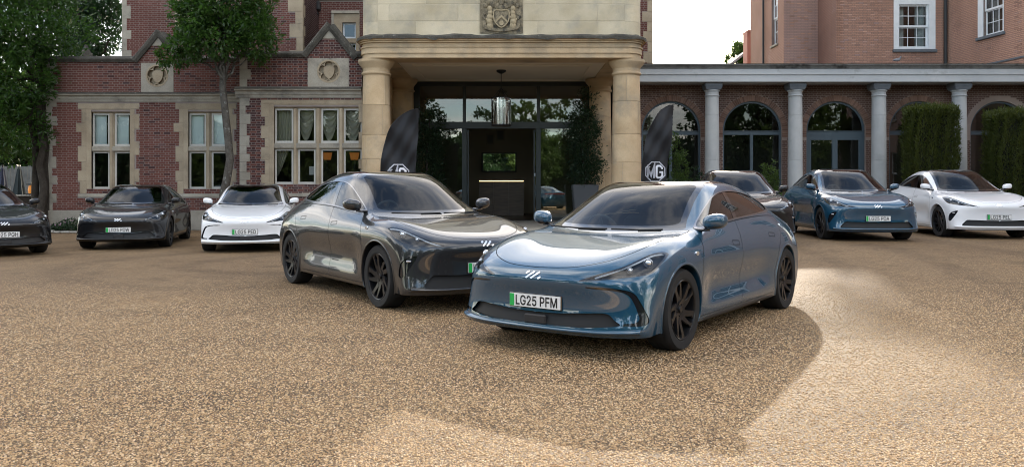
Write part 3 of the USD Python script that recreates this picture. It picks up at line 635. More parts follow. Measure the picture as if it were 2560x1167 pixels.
class Frame:
    """A wall plane: origin, direction along the wall, outward normal (z is up)."""
    def __init__(s, o, xd, n): s.o, s.x, s.n = np.array(o, float), np.array(xd, float), np.array(n, float)
    def at(s, V): V = np.asarray(V, float); return s.o + V[:, :1] * s.x + V[:, 2:3] * np.array([0, 0, 1.0]) + V[:, 1:2] * s.n    # (along, out, up)
    def mesh(s, m):
        m = m.copy(); m.vertices = s.at(m.vertices)
        if np.linalg.det(np.stack([s.x, s.n, [0, 0, 1]])) < 0: m.invert()
        return m
def facing(Y): return Frame((0, Y, 0), (1, 0, 0), (0, -1, 0))    # faces the camera; local (x, out, z)

def bricks(t, fr, poly, mats, phase=0.0, parts=300, view=None, proud=.007, jitter=.0015, seed=1, L=.215, H=.065, J=.010, backing=.20, mortar=None, only_backing=None):
    """Lay a wall of single bricks over poly (in wall coordinates), on a slab of mortar; the first `parts` bricks seen become parts."""
    rg = np.random.default_rng(seed); shapely.prepare(poly); x0, z0, x1, z1 = poly.bounds; C = H + J
    boxes = []
    for row in range(int(math.floor(z0 / C)), int(math.ceil(z1 / C))):
        za, zb = row * C + J, row * C + C
        if za < z0 - .001 or zb > z1 + .03: 
            za, zb = max(za, z0), min(zb, z1)
            if zb - za < .02: continue
        line = shapely.LineString([(x0 - 1, (za + zb) / 2), (x1 + 1, (za + zb) / 2)]).intersection(poly)
        for g in getattr(line, 'geoms', [line]):
            if g.is_empty or g.length < .03: continue
            a, b = g.bounds[0], g.bounds[2]
            period = L + J + (L - J) / 2 + J; off = ((row % 2) * period / 2 + phase) ; k = math.floor((a - off) / period); x = k * period + off
            while x < b:
                for w in (L, (L - J) / 2):
                    p, q = max(x, a + .002), min(x + w, b - .002)
                    if q - p > .025: boxes.append((p, q, za, zb))
                    x += w + J
    if not boxes: return
    Bx = np.array(boxes); n = len(Bx)
    d = proud + rg.uniform(-1, 1, n) * .003; jz = rg.uniform(-1, 1, (n, 2)) * jitter; c = .004
    p, q, za, zb = Bx.T; za = za + jz[:, 0]; zb = zb + jz[:, 0]; p = p + jz[:, 1]; q = q + jz[:, 1]
    V = np.stack([np.stack([p, 0 * p - .004, za], 1), np.stack([q, 0 * p - .004, za], 1), np.stack([q, 0 * p - .004, zb], 1), np.stack([p, 0 * p - .004, zb], 1),
                  np.stack([p + c, d, za + c], 1), np.stack([q - c, d, za + c], 1), np.stack([q - c, d, zb - c], 1), np.stack([p + c, d, zb - c], 1)], 1)
    Fq = np.array([(4, 5, 6), (4, 6, 7), (0, 1, 5), (0, 5, 4), (1, 2, 6), (1, 6, 5), (2, 3, 7), (2, 7, 6), (3, 0, 4), (3, 4, 7)])
    if np.linalg.det(np.stack([fr.x, fr.n, [0, 0, 1]])) > 0: Fq = Fq[:, ::-1]
    W = fr.at(V.reshape(-1, 3)).reshape(n, 8, 3); c3 = W.mean(1)
    px = CX + FPX * c3[:, 0] / np.maximum(c3[:, 1], .1); py = HY - FPX * (c3[:, 2] - CAM_H) / np.maximum(c3[:, 1], .1)
    ok = (px > 4) & (px < 2556) & (py > 3)
    if view is not None: ok &= view(px, py)
    width = (q - p) * (zb - za) / c3[:, 1] ** 2 * np.abs((c3 - [0, 0, CAM_H]) @ fr.n) / np.linalg.norm(c3 - [0, 0, CAM_H], axis=1)
    order = np.argsort(-np.where(ok, np.round(width, 6) + rg.uniform(0, 1e-7, n), -1)); single = [i for i in order[:parts] if ok[i]]; one = np.zeros(n, bool); one[single] = True
    for i in single: put(t, 'brick', trimesh.Trimesh(t.to_local(W[i]), Fq, process=False), mats)
    rest = np.where(~one)[0]
    if len(rest):
        Vr = W[rest].reshape(-1, 3); Fr = (Fq[None] + 8 * np.arange(len(rest))[:, None, None]).reshape(-1, 3)
        put(t, 'brickwork', trimesh.Trimesh(t.to_local(Vr), Fr, process=False), mats, kind='stuff')
    if backing:
        m = prism(poly, backing); m.vertices = np.column_stack([m.vertices[:, 0], -m.vertices[:, 2], m.vertices[:, 1]]); put(t, 'wall', fr.mesh(fix(m)), mortar or MORTAR, world=True)
def fix(m):
    m = m.copy(); m.invert() if m.volume < 0 else None; return m

def rect(px0, py0, px1, py1, Y):
    """A pixel rectangle of the photograph as (x0, x1, z0, z1) at depth Y."""
    return WX(px0, Y), WX(px1, Y), WZ(py1, Y), WZ(py0, Y)
def block(t, name, fr, x0, x1, z0, z1, out=.02, deep=.12, m=None, ch=.008):
    b = fr.mesh(bx(x0, x1, -deep, out, z0, z1, ch)); return put(t, name, fix(b), m, world=True)
def quoins(t, fr, x, sgn, z0, z1, hs, ws, m, seed=0, out=.012):
    """Toothed corner stones from z0 up to z1, growing from x in direction sgn; returns their outline."""
    rg = random.Random(seed); z = z0; k = 0; out_p = []
    while z < z1 - .05:
        h = min(hs * rg.uniform(.8, 1.25), z1 - z); w = ws[k % len(ws)] * rg.uniform(.9, 1.1)
        if z1 - z - h < .12: h = z1 - z
        a, b = sorted((x, x + sgn * w)); block(t, 'corner_stone', fr, a, b, z + .003, z + h - .003, out, .15, m, .006); out_p.append(sbox(a, z, b, z + h)); z += h; k += 1
    return out_p
def moulding(t, name, fr, x0, x1, prof, m, ends=True):
    """Sweep an (out, z) profile along the wall from x0 to x1."""
    P = Polygon(prof); mm = prism(P, x1 - x0); mm.vertices = np.column_stack([x0 + mm.vertices[:, 2], mm.vertices[:, 0], mm.vertices[:, 1]]); return put(t, name, fix(fr.mesh(fix(mm))), m, world=True)

def sash_light(t, fr, x0, x1, z0, z1, setback, sash=SASH, w=.055, pane=PANE, nx=1, nz=1, parent=None):
    """One glazed light: frame of four bars (with glazing bars) and a pane, set back in its opening."""
    o = -setback; ms = [bx(x0, x0 + w, o - .04, o, z0, z1), bx(x1 - w, x1, o - .04, o, z0, z1), bx(x0 + w, x1 - w, o - .04, o - .001, z0, z0 + w * 1.2), bx(x0 + w, x1 - w, o - .04, o - .001, z1 - w, z1)]
    for i in range(1, nx): x = x0 + w + (x1 - x0 - 2 * w) * i / nx; ms.append(bx(x - .014, x + .014, o - .035, o - .006, z0 + w, z1 - w))
    for i in range(1, nz): z = z0 + w + (z1 - z0 - 2 * w) * i / nz; ms.append(bx(x0 + w, x1 - w, o - .033, o - .008, z - .014, z + .014))
    f = put(t, 'window_frame', fix(fr.mesh(cat(ms))), sash, world=True)
    xs = np.linspace(x0 + w, x1 - w, nx + 1); zs = np.linspace(z0 + w * 1.2, z1 - w, nz + 1)
    rg = random.Random(int(x0 * 1000 + z0 * 77))
    for i in range(nx):
        for j in range(nz):
            a = rg.uniform(-.004, .004); b = rg.uniform(-.004, .004)
            q = np.array([(xs[i], o - .022, zs[j]), (xs[i + 1], o - .022 + a, zs[j]), (xs[i + 1], o - .022 + a + b, zs[j + 1]), (xs[i], o - .022 + b, zs[j + 1])])
            v = fr.at(q); v = t.to_local(v); put(f, 'pane', trimesh.Trimesh(v, [(0, 1, 2), (0, 2, 3)] , process=False), pane)
    return f
def room(t, x0, x1, y0, y1, z0, z1, m=ROOM, name='room'):
    """Dark interior behind the glass: five walls, open towards the glass."""
    q = .05; put(t, name, cat(bx(x0, x1, y1, y1 + q, z0, z1), bx(x0 - q, x0, y0, y1 + q, z0, z1), bx(x1, x1 + q, y0, y1 + q, z0, z1), bx(x0, x1, y0, y1, z1, z1 + q), bx(x0, x1, y0, y1, z0 - q, z0)), m, world=True)

# ------------------------------------------------------------------ left wing: two gabled bays of red brick with stone dressings
def rosette(t, fr, cx, cz, r, m):
    """Carved round panel: ring, five-lobed tracery and a shield."""
    ring = Point(0, 0).buffer(1.0, 24).difference(Point(0, 0).buffer(.86, 24)); lob = Point(0, 0).buffer(.5, 16)
    for k in range(5):
        a = PI / 2 + k * 2 * PI / 5; lob = lob.union(Point(.55 * math.cos(a), .55 * math.sin(a)).buffer(.34, 12))
    disc = Point(0, 0).buffer(.90, 24); tr = disc.difference(lob); sh = Polygon(smooth_line([(-.42, .42), (0, .5), (.42, .42), (.46, .05), (.34, -.35), (0, -.62), (-.34, -.35), (-.46, .05)], True, 4))
    def lay(p, a, b):
        mm = prism(shapely.affinity.scale(p, r, r, origin=(0, 0)), b - a); mm.vertices = np.column_stack([cx + mm.vertices[:, 0], a + mm.vertices[:, 2], cz + mm.vertices[:, 1]]); return fix(fr.mesh(fix(mm)))
    p = put(t, 'carved_rosette', cat(lay(ring, -.12, .028), lay(tr, -.12, -.03), lay(lob.buffer(.07).difference(lob), -.12, .010), lay(disc, -.15, -.115)), m, world=True)
    put(p, 'carved_shield', trimesh.Trimesh(t.to_local(lay(sh, -.115, -.02).vertices), lay(sh, -.115, -.02).faces, process=False), m)

def gable_wing(label, Y, px0, px1, cop, gf0, gap, gf1, frz, corn, wins, seed, panel, circ):
    t = T('brick_wing', label, 'building', (WX((px0 + px1) / 2, Y), Y, 0), group=None)
    fr = facing(Y); x0, x1 = WX(px0, Y), WX(px1, Y); Zp = lambda py: WZ(py, Y); Xp = lambda px: WX(px, Y)
    zc0, zc1 = Zp(corn[1]), Zp(corn[0]); ztop = Zp(cop[1]); zpl = Zp(526)
    # lower wall with windows; each window is (surround px rect, lights columns)
    holes = []; stones = []
    q = quoins(t, fr, x0, 1, zpl, zc0, .30, (.21, .34), STONE, seed); stones += q
    for (sx0, sx1, sy0, sy1, cols, rows, teeth) in wins:
        X0, X1, Z0, Z1 = rect(sx0, sy0, sx1, sy1, Y)
        lx0, lx1 = Xp(cols[0][0]), Xp(cols[-1][1]); lz0, lz1 = Zp(rows[-1][1]), Zp(rows[0][0])
        hole = sbox(lx0 - .05, lz0, lx1 + .05, lz1 + .05)
        # head, jambs in toothed stones, sill
        block(t, 'lintel', fr, X0, X1, lz1 + .14, Z1, .016, .2, WARM_STONE); stones.append(sbox(X0, lz1 + .14, X1, Z1))
        for sgn, xe, xi in ((1, X0, lx0 - .05), (-1, X1, lx1 + .05)):
            z = Z0 + .12; k = 0; rg = random.Random(seed * 31 + sgn)
            while z < lz1 + .13:
                h = min(rg.uniform(.28, .52), lz1 + .14 - z); h = lz1 + .14 - z if lz1 + .14 - z - h < .15 else h
                e = xe + sgn * (0 if k % 2 else .12) - sgn * (.06 if rg.random() < .15 else 0); a, b = sorted((e, xi + sgn * (-.10)))
                if b - a > .04: block(t, 'jamb_stone', fr, a, b, z + .002, z + h - .002, .014, .2, WARM_STONE, .006); stones.append(sbox(a, z, b, z + h))
                z += h; k += 1
            a, b = sorted((xi - sgn * .10, xi + sgn * .05)); 
            m = prism([(0, 0), (.15, 0), (.15, .05), (.04, .20), (0, .20)], lz1 - lz0 + .14)
            v = m.vertices.copy(); m.vertices = np.column_stack([xi - sgn * .10 + sgn * v[:, 0], .010 - v[:, 1], lz0 + v[:, 2]]); put(t, 'jamb_moulding', fix(fr.mesh(fix(m))), WARM_STONE, world=True)
        moulding(t, 'head_moulding', fr, lx0 + .0, lx1 - .0, [(.011, lz1 + .14), (-.2, lz1 + .14), (-.2, lz1), (-.12, lz1), (-.05, lz1 + .04), (-.03, lz1 + .09), (.011, lz1 + .11)], WARM_STONE)
        block(t, 'sill', fr, X0, X1, Z0, Z0 + .11, .03, .2, STONE, .01); stones.append(sbox(X0, Z0, X1, Z0 + .12))
        moulding(t, 'sloped_sill', fr, lx0 - .12, lx1 + .12, [(.012, Z0 + .113), (-.2, Z0 + .113), (-.2, lz0), (-.14, lz0)], STONE)
        for a, b in zip(cols[:-1], cols[1:]):
            p, q2 = Xp(a[1]), Xp(b[0]); c = (q2 - p) * .3
            m = prism([(p, -.17), (p, -.10), (p + c, -.01), (q2 - c, -.01), (q2, -.10), (q2, -.17)], lz1 - lz0 + .02); v = m.vertices.copy(); m.vertices = np.column_stack([v[:, 0], v[:, 1], lz0 - .02 + v[:, 2]]); put(t, 'mullion', fix(fr.mesh(fix(m))), WARM_STONE, world=True)
        for r0, r1 in zip(rows[:-1], rows[1:]):
            za, zb = Zp(r1[0]), Zp(r0[1]); moulding(t, 'transom', fr, lx0, lx1, [(-.17, za), (-.06, za), (-.02, za + .03), (-.02, zb - .03), (-.09, zb), (-.17, zb)], STONE)
        for a, b in cols:
            for r, (ra, rb) in enumerate(rows): sash_light(t, fr, Xp(a), Xp(b), Zp(rb), Zp(ra), .115)
        holes.append(hole); stones.append(sbox(lx0 - .2, lz0, lx1 + .2, lz1 + .15))
        room(t, X0, X1, Y + .22, Y + 3.2, Z0, Z1 - .02)
    low = sbox(x0, zpl, x1, zc0).difference(shapely.unary_union(stones + holes).buffer(.004, join_style=2))
    backing = sbox(x0 + .01, zpl, x1, zc0).difference(shapely.unary_union([h.buffer(-.001) for h in holes]))
    gfx0, gax, gfx1 = Xp(gf0[0]), Xp(gap[0]), Xp(gf1[0]); zf, zg = Zp(gf0[1]), Zp(gap[1])
    p0, p1, pz0, pz1 = rect(*panel, Y); ccx, ccz, cr = Xp(circ[0]), Zp(circ[1]), circ[2] / FPX * Y
    up = Polygon([(x0, zc1), (x1, zc1), (x1, ztop), (gfx1, ztop), (gax, zg - .22), (gfx0, ztop), (x0, ztop)])
    q = quoins(t, fr, x0, 1, zc1, ztop, .30, (.24, .36), STONE, seed + 5)
    upb = up.difference(shapely.unary_union(q + [sbox(p0, pz0, p1, pz1)]).buffer(.004, join_style=2))
    bricks(t, fr, shapely.union_all([low, upb]), RED_BRICK, seed=seed, backing=0, parts=290)
    for b in (backing, up.difference(Point(ccx, ccz).buffer(cr, 24))): 
        m = prism(b, .2); v = m.vertices.copy(); m.vertices = np.column_stack([v[:, 0], -v[:, 2], v[:, 1]]); put(t, 'wall', fix(fr.mesh(fix(m))), MORTAR, world=True)
    # carved panel with a round recess
    pan = sbox(p0, pz0, p1, pz1).difference(Point(ccx, ccz).buffer(cr, 24)); m = prism(pan, .06); v = m.vertices.copy(); m.vertices = np.column_stack([v[:, 0], .02 - v[:, 2], v[:, 1]]); put(t, 'stone_panel', fix(fr.mesh(fix(m))), STONE, world=True)
    rosette(t, fr, ccx, ccz, cr, WARM_STONE)
    # plinth, cornice, coping
    block(t, 'plinth', fr, x0 - .05, x1, 0, zpl - .002, .06, .2, STONE, .015)
    zc = zc1 - zc0
    moulding(t, 'cornice', fr, x0 - .12, x1, [(-.1, zc0), (.03, zc0), (.05, zc0 + .25 * zc), (.08, zc0 + .30 * zc), (.10, zc0 + .60 * zc), (.17, zc0 + .66 * zc), (.19, zc0 + .80 * zc), (.02, zc1), (-.1, zc1)], STONE)
    moulding(t, 'cornice_weathering', fr, x0 - .13, x1, [(.196, zc0 + .80 * zc), (.20, zc0 + .86 * zc), (.02, zc1 + .02), (0.0, zc1 + .02), (.02, zc1 + .004)], MOSS_STONE)
    zt2 = Zp(cop[0])
    prof = lambda z: [(-.22, z - .02), (.05, z - .02), (.07, z + .01), (.12, z + .06), (.12, z + .11), (-.03, z + .19), (-.22, z + .19)]
    s0 = Xp(gf0[0]); s1 = Xp(gf1[0])
    moulding(t, 'coping', fr, x0 - .1, s0 + .02, prof(ztop), MOSS_STONE)
    if x1 - s1 > .05: moulding(t, 'coping', fr, s1 - .02, x1, prof(ztop), MOSS_STONE)
    for a, b in (((s0, ztop), (gax, zg - .20)), ((gax, zg - .20), (s1, ztop))):
        d = np.array([b[0] - a[0], b[1] - a[1]]); L = np.linalg.norm(d); d /= L; n = np.array([-d[1], d[0]])
        if True:
            m = prism(Polygon([(-.22, -.03), (.06, -.03), (.12, .06), (.12, .14), (-.03, .22), (-.22, .22)]), L + .16); v = m.vertices.copy(); al = v[:, 2] - .03 ; P = np.array(a) + al[:, None] * d + v[:, 1:2] * n
            m.vertices = np.column_stack([P[:, 0], v[:, 0] + .004, P[:, 1]]); put(t, 'gable_coping', fix(fr.mesh(fix(m))), MOSS_STONE, world=True)
    # apex stone under the copings
    ap = Polygon([(gax - .26, zg - .52), (gax + .26, zg - .52), (gax, zg - .22)]); m = prism(ap, .03); v = m.vertices.copy(); m.vertices = np.column_stack([v[:, 0], .022 - v[:, 2], v[:, 1]]); put(t, 'apex_stone', fix(fr.mesh(fix(m))), STONE, world=True)
    if seed == 3:
        Yf = Y + 3; xf, zf = WX(215, Yf), WZ(112, Yf); put(t, 'roof_finial', lathe([(0, zf), (.05, zf - .02), (.10, zf - .16), (.36, zf - .55), (.36, zf - 1.2), (0, zf - 1.2)], 4, at=(xf, Yf, 0)), MOSS_STONE, world=True)
    # roof and back so that the wing is a body
    put(t, 'roof', bx(x0 + .1, x1, Y + .2, Y + 5, ztop - .35, ztop - .2), LEAD, world=True)
    put(t, 'side_wall', bx(x0 + .02, x0 + .2, Y + .205, Y + 5, 0, ztop - .02), MORTAR, world=True)
    return t

wingA = gable_wing('red brick bay with stone quoins and two mullioned windows behind the black cars', 26.5, 115, 607, (143, 155), (343, 155), (396, 76), (449, 155), None, (232, 255),
    [(195, 348, 259, 493, [(228, 270), (283, 325)], [(283, 365), (379, 472)], 1), (439, 591, 259, 493, [(470, 512), (526, 570)], [(283, 365), (379, 472)], 1)], 3, (353, 158, 434, 231), (393, 190, 28))
wingB = gable_wing('red brick bay with wide eight light stone window beside the entrance porch', 25.9, 599, 905, (128, 143), (766, 143), (823, 57), (880, 143), None, (219, 245),
    [(653, 906, 250, 492, [(685, 731), (743, 787), (801, 845), (858, 904)], [(271, 357), (372, 460)], 1)], 11, (770, 146, 872, 218), (822, 179, 29))
# blinds, curtains and lamps behind the glass
for k, (a, b) in enumerate([(231, 268), (286, 323), (473, 510), (529, 568)]):
    x0, x1, z0, z1 = rect(a, 287, b, 361, 26.5 + .25); tag(put(None, 'roller_blind', bx(x0 + .01, x1 - .01, 26.74, 26.75, z0, z1), BLIND), ['pale roller blind, leftmost, behind the left upper window of the black sedan bay', 'pale roller blind second from the left behind the same stone window', 'pale roller blind just left of the tree trunk window mullion', 'pale roller blind half hidden by the magnolia trunk'][k], 'blind')
def curtain(x0, x1, z0, z1, y, waist, label, m=DRAPE):
    n, k = 60, 16; t = np.linspace(0, 1, n); s = np.linspace(0, 1, k); V = []
    for j in s:
        w = (1 - j) + j * waist if j < .6 else max(.12, (1 - .6 * (1 - waist)) - (j - .6) * 1.6)
        V.append(np.column_stack([x0 + (x1 - x0) * t * w, y + .03 * np.sin(t * 38 + j), np.full(n, z1 + (z0 - z1) * j)]))
    V = np.vstack(V); F = [(i * n + j, i * n + j + 1, (i + 1) * n + j + 1) for i in range(k - 1) for j in range(n - 1)] + [(i * n + j, (i + 1) * n + j + 1, (i + 1) * n + j) for i in range(k - 1) for j in range(n - 1)]
    tag(put(None, 'curtain', trimesh.Trimesh(V, F, process=False), m, True), label, 'curtain')
YB = 26.25
curtain(WX(686, YB), WX(733, YB), WZ(440, YB), WZ(262, YB), YB, .75, 'cream gathered curtain at the left end of the wide bay window')
def swag(px0, px1, pz0, pz1, label):
    x0, x1 = WX(px0, YB), WX(px1, YB); z1, z0 = WZ(pz0, YB), WZ(pz1, YB); n, k = 24, 26; V = []
    for j in np.linspace(0, 1, k):
        t = np.linspace(-1, 1, n); z = z1 - (z1 - z0) * (.35 + .65 * j) * (1 - .75 * t ** 2) * j ** .5 - .1 * j; V.append(np.column_stack([(x0 + x1) / 2 + (x1 - x0) / 2 * t, YB + .05 * np.sin(j * 30) * (1 - .5 * t ** 2), z]))
    V = np.vstack(V); F = [f for i in range(k - 1) for j in range(n - 1) for f in ((i * n + j, i * n + j + 1, (i + 1) * n + j + 1), (i * n + j, (i + 1) * n + j + 1, (i + 1) * n + j))]
    tag(put(None, 'swag_curtain', trimesh.Trimesh(V, F, process=False), DRAPE, True), label, 'curtain')
swag(745, 786, 268, 345, 'draped swag blind in the second column of the wide bay window')
swag(803, 845, 268, 345, 'draped swag blind in the third column of the wide bay window')
swag(860, 905, 268, 350, 'draped swag blind in the right hand column of the wide bay window')
LAMP_GLOW = plain('lamp_shade_glow', (.16, .06, .025), .8, emis=(1.0, .36, .08), es=.05)
for k, (px, lab) in enumerate(((818, 'lit orange table lamp seen through the third column of the bay window'), (886, 'lit orange table lamp seen through the last column beside the porch column'))):
    Y = 27.6; x, z = WX(px, Y), WZ(393, Y); t = T('table_lamp', lab, 'lamp', (x, Y, z - .45))
    put(t, 'lamp_shade', lathe([(.12, .36), (.17, .60)], 20), LAMP_GLOW, True); put(t, 'lamp_base', lathe([(0, 0), (.09, 0), (.09, .02), (.03, .05), (.05, .18), (.02, .30), (.015, .40)], 16), IRON, True)
Y = 26.4; x0, x1, z0, z1 = rect(773, 416, 788, 437, Y); tag(put(None, 'paper_notice', bx(x0, x1, Y, Y + .005, z0, z1), plain('paper', (.62, .58, .56), .8)), 'plain pale paper notice inside the second lower bay window', 'notice')
# ------------------------------------------------------------------ main house behind the wing
YH, YR = 30.5, 33.0
th = T('tall_brick_house', 'tall red brick house rising behind the gabled bays and the porch', 'building', (WX(530, YH), YH, 0))
fh = facing(YH); hx0, hx1 = WX(305, YH), WX(757, YH); zb, zt_view, ztop = 4.9, 9.9, 13.2
q = quoins(th, fh, hx0, 1, zb, zt_view, .42, (.20, .36), STONE, 21) + quoins(th, fh, hx1, -1, zb, zt_view, .42, (.26, .52), WARM_STONE, 22)
w0, w1, wz0, wz1 = rect(437, -60, 470, 70, YH)
block(th, 'window_surround', fh, w0, w1 + 1.2, wz0, wz1, .015, .15, WARM_STONE)
bricks(th, fh, sbox(hx0, zb, hx1, zt_view).difference(shapely.unary_union(q + [sbox(w0, wz0, w1 + 1.2, wz1)])), RED_BRICK, seed=5, backing=0, parts=290)
put(th, 'wall', cat(bx(hx0, hx1, YH, YH + .3, 0, zt_view), bx(hx0, hx0 + .3, YH + .3, YH + 9, 0, ztop)), MORTAR, world=True)
FARBRICK = mat('far_brick', {'g': ('geometry', {}), 'm': ('mapping', {'rotation': (PI / 2, 0, 0)}), 'b': ('brick_texture', {'scale': 1.0, 'brick_width': .225, 'row_height': .075, 'mortar_size': .01, 'color1': (.17, .05, .036), 'color2': (.23, .075, .055), 'mortar': (.3, .25, .22)}), 'p': ('principled_bsdf', {'roughness': .9})},
               [('g.position', 'm.vector'), ('m.vector', 'b.vector'), ('b.color', 'p.base_color')])
put(th, 'upper_wall', cat(bx(hx0, hx1, YH, YH + .3, zt_view + .002, ztop), bx(hx1 - .3, hx1, YH + .3, YR + .3, zt_view + .002, ztop), bx(hx1, WX(1632, YR), YR, YR + .3, zt_view + .002, ztop), bx(WX(1632, YR) - .3, WX(1632, YR), YR + .3, YR + 8, 0, ztop)), FARBRICK, world=True)
# return wall and recessed wall
fside = Frame((hx1, 0, 0), (0, 1, 0), (1, 0, 0))
qs = quoins(th, fside, YH, 1, zb, zt_view, .42, (.18, .34), WARM_STONE, 23)
bricks(th, fside, sbox(YH, zb, YR, zt_view).difference(shapely.unary_union(qs)), RED_BRICK, seed=6, parts=0, backing=.2)
frc = facing(YR); rx0 = hx1; sx0, sx1, sz0, sz1 = rect(833, 31, 899, 135, YR)
top0 = WZ(2, YR)
bricks(th, frc, sbox(rx0, zb, -4.0, top0 - .05).difference(sbox(sx0, sz0, sx1, sz1)), RED_BRICK, seed=8, parts=120, backing=0)
a0, a1, b0, b1 = rect(856, 57, 890, 97, YR); c0, c1, d0, d1 = rect(856, 108, 890, 135, YR)
hole = sbox(a0, b0, a1, b1).union(sbox(c0, d0, c1, d1))
for pl, nm, mm, out in ((sbox(rx0, zb, -4.0, top0).difference(hole), 'wall', MORTAR, 0.0), (sbox(sx0, sz0, sx1, sz1).difference(hole), 'window_surround', WARM_STONE, .03)):
    m = prism(pl, .25 + out); v = m.vertices.copy(); m.vertices = np.column_stack([v[:, 0], out - v[:, 2], v[:, 1]]); put(th, nm, fix(frc.mesh(fix(m))), mm, world=True)
moulding(th, 'hood_mould', frc, sx0 - .06, sx1, [(.03, sz1 - .08), (.09, sz1 - .06), (.09, sz1 + .02), (.03, sz1 + .06)], STONE); block(th, 'hood_drop', frc, sx0 - .06, sx0 + .04, sz1 - .75, sz1 - .08, .08, 0, STONE)
sash_light(th, frc, a0, a1, b0, b1, .10, WHITE, .07); sash_light(th, frc, c0, c1, d0, d1, .10, WHITE, .06); room(th, a0 - .2, a1 + .2, YR + .26, YR + 2, d0, b1 + .1)
moulding(th, 'string_course', frc, rx0, -4.0, [(-.1, top0), (.05, top0), (.10, top0 + .12), (.10, top0 + .2), (-.1, top0 + .24)], STONE)
put(th, 'upper_wall', bx(rx0, WX(1632, YR) - .3, YR, YR + .25, top0 + .24, zt_view), FARBRICK, world=True)
# corner right of the porch
kx0, kx1 = WX(1560, YR), WX(1632, YR)
qk = quoins(th, frc, kx1, -1, 2.0, zt_view, .40, (.22, .42), WARM_STONE, 29)
bricks(th, frc, sbox(kx0, 2.0, kx1, zt_view).difference(shapely.unary_union(qk)), RED_BRICK, seed=9, parts=0, backing=.2)
# downpipe with hopper
xp = WX(790, YR - .25); pp = put(th, 'downpipe', cat(tube([(xp, YR - .2, 4), (xp, YR - .2, WZ(30, YR))], .055, 10), bx(xp - .09, xp + .09, YR - .3, YR - .1, WZ(40, YR), WZ(34, YR)), bx(xp - .09, xp + .09, YR - .3, YR - .1, WZ(90, YR), WZ(84, YR))), IRON, world=True)
put(pp, 'hopper', trimesh.Trimesh(th.to_local((lambda m: m.vertices)(hp := bx(xp - .17, xp + .17, YR - .40, YR - .06, WZ(30, YR), WZ(8, YR), .03))), hp.faces, process=False), IRON)

# ------------------------------------------------------------------ entrance porch
PX0, PX1, PY0, PYB = WX(900, 25.1), WX(1607, 25.1), 25.1, 31.0
pc = T('entrance_porch', 'honey stone entrance porch on round columns with carved crest above', 'porch', ((PX0 + PX1) / 2, PY0, 0))
plan = sbox(PX0 + .55, PY0 + .55, PX1 - .55, PYB + 4).buffer(.55, 12)
plan = plan.intersection(sbox(-20, 0, 20, PYB + 1.4))
def slab(off, z0, z1, p=plan, hole=None):
    g = p.buffer(off, 8) if off > 0 else p.buffer(off, 8); g = g.intersection(sbox(-20, 0, 20, PYB + 1.3))
    if hole is not None: g = g.difference(hole)
    m = prism(g, z1 - z0); m.apply_translation((0, 0, z0)); return m
inner = plan.buffer(-1.02).intersection(sbox(-20, 0, 20, PYB))
ZS = WZ(145, 25.1)      # soffit height
put(pc, 'architrave', cat(slab(.02, ZS, ZS + .14, hole=inner), slab(.055, ZS + .142, ZS + .32, hole=inner)), BATH_STONE, world=True)
put(pc, 'frieze_band', cat(slab(.085, ZS + .322, ZS + .36), slab(.03, ZS + .362, ZS + .47)), BATH_STONE, world=True)
n0 = ZS + .47; put(pc, 'cornice', cat(slab(.08, n0 + .002, n0 + .05), slab(.13, n0 + .052, n0 + .10), slab(.19, n0 + .102, n0 + .15)), BATH_STONE, world=True)
# mossy weathering: an uneven crust on the ledge
g = plan.buffer(.20, 8).exterior.segmentize(.08); pts = np.array(g.coords); rg = np.random.default_rng(3)
inn = np.array([plan.exterior.interpolate(plan.exterior.project(Point(p))).coords[0] for p in pts]); n = len(pts)
V = []; h = meshkit.fbm(pts @ np.array([[1, 0], [0, 1]]).T.repeat(1, 0) @ np.eye(2, 3) * 2.2, 4, 5)
drop = meshkit.fbm(np.column_stack([pts * 5.0, np.zeros(n)]), 3, 9)
for k, (t, z) in enumerate(((1.0, .10), (1.012, .155), (1.0, .175), (.7, .205), (.35, .235), (-.02, .26))):
    P = inn + (pts - inn) * t; zz = n0 + z + (h - .5) * .10 * (1 if k > 0 else 0) - (np.clip(drop - .5, 0, 1) * .16 if k == 0 else 0); V.append(np.column_stack([P, zz]))
V = np.vstack(V); F = []
for k in range(5):
    for i in range(n - 1): a = k * n + i; F += [(a, a + 1, a + n), (a + 1, a + n + 1, a + n)]
mm = trimesh.Trimesh(V, F, process=False); mm.invert() if mm.face_normals[n][2] < 0 and False else None
keepf = (V[np.array(F)][:, :, 1].max(1) < PYB + 1.2); mm = trimesh.Trimesh(V, np.array(F)[keepf], process=False)
put(pc, 'mossy_ledge', mm, MOSS_STONE, world=True, smooth=40)
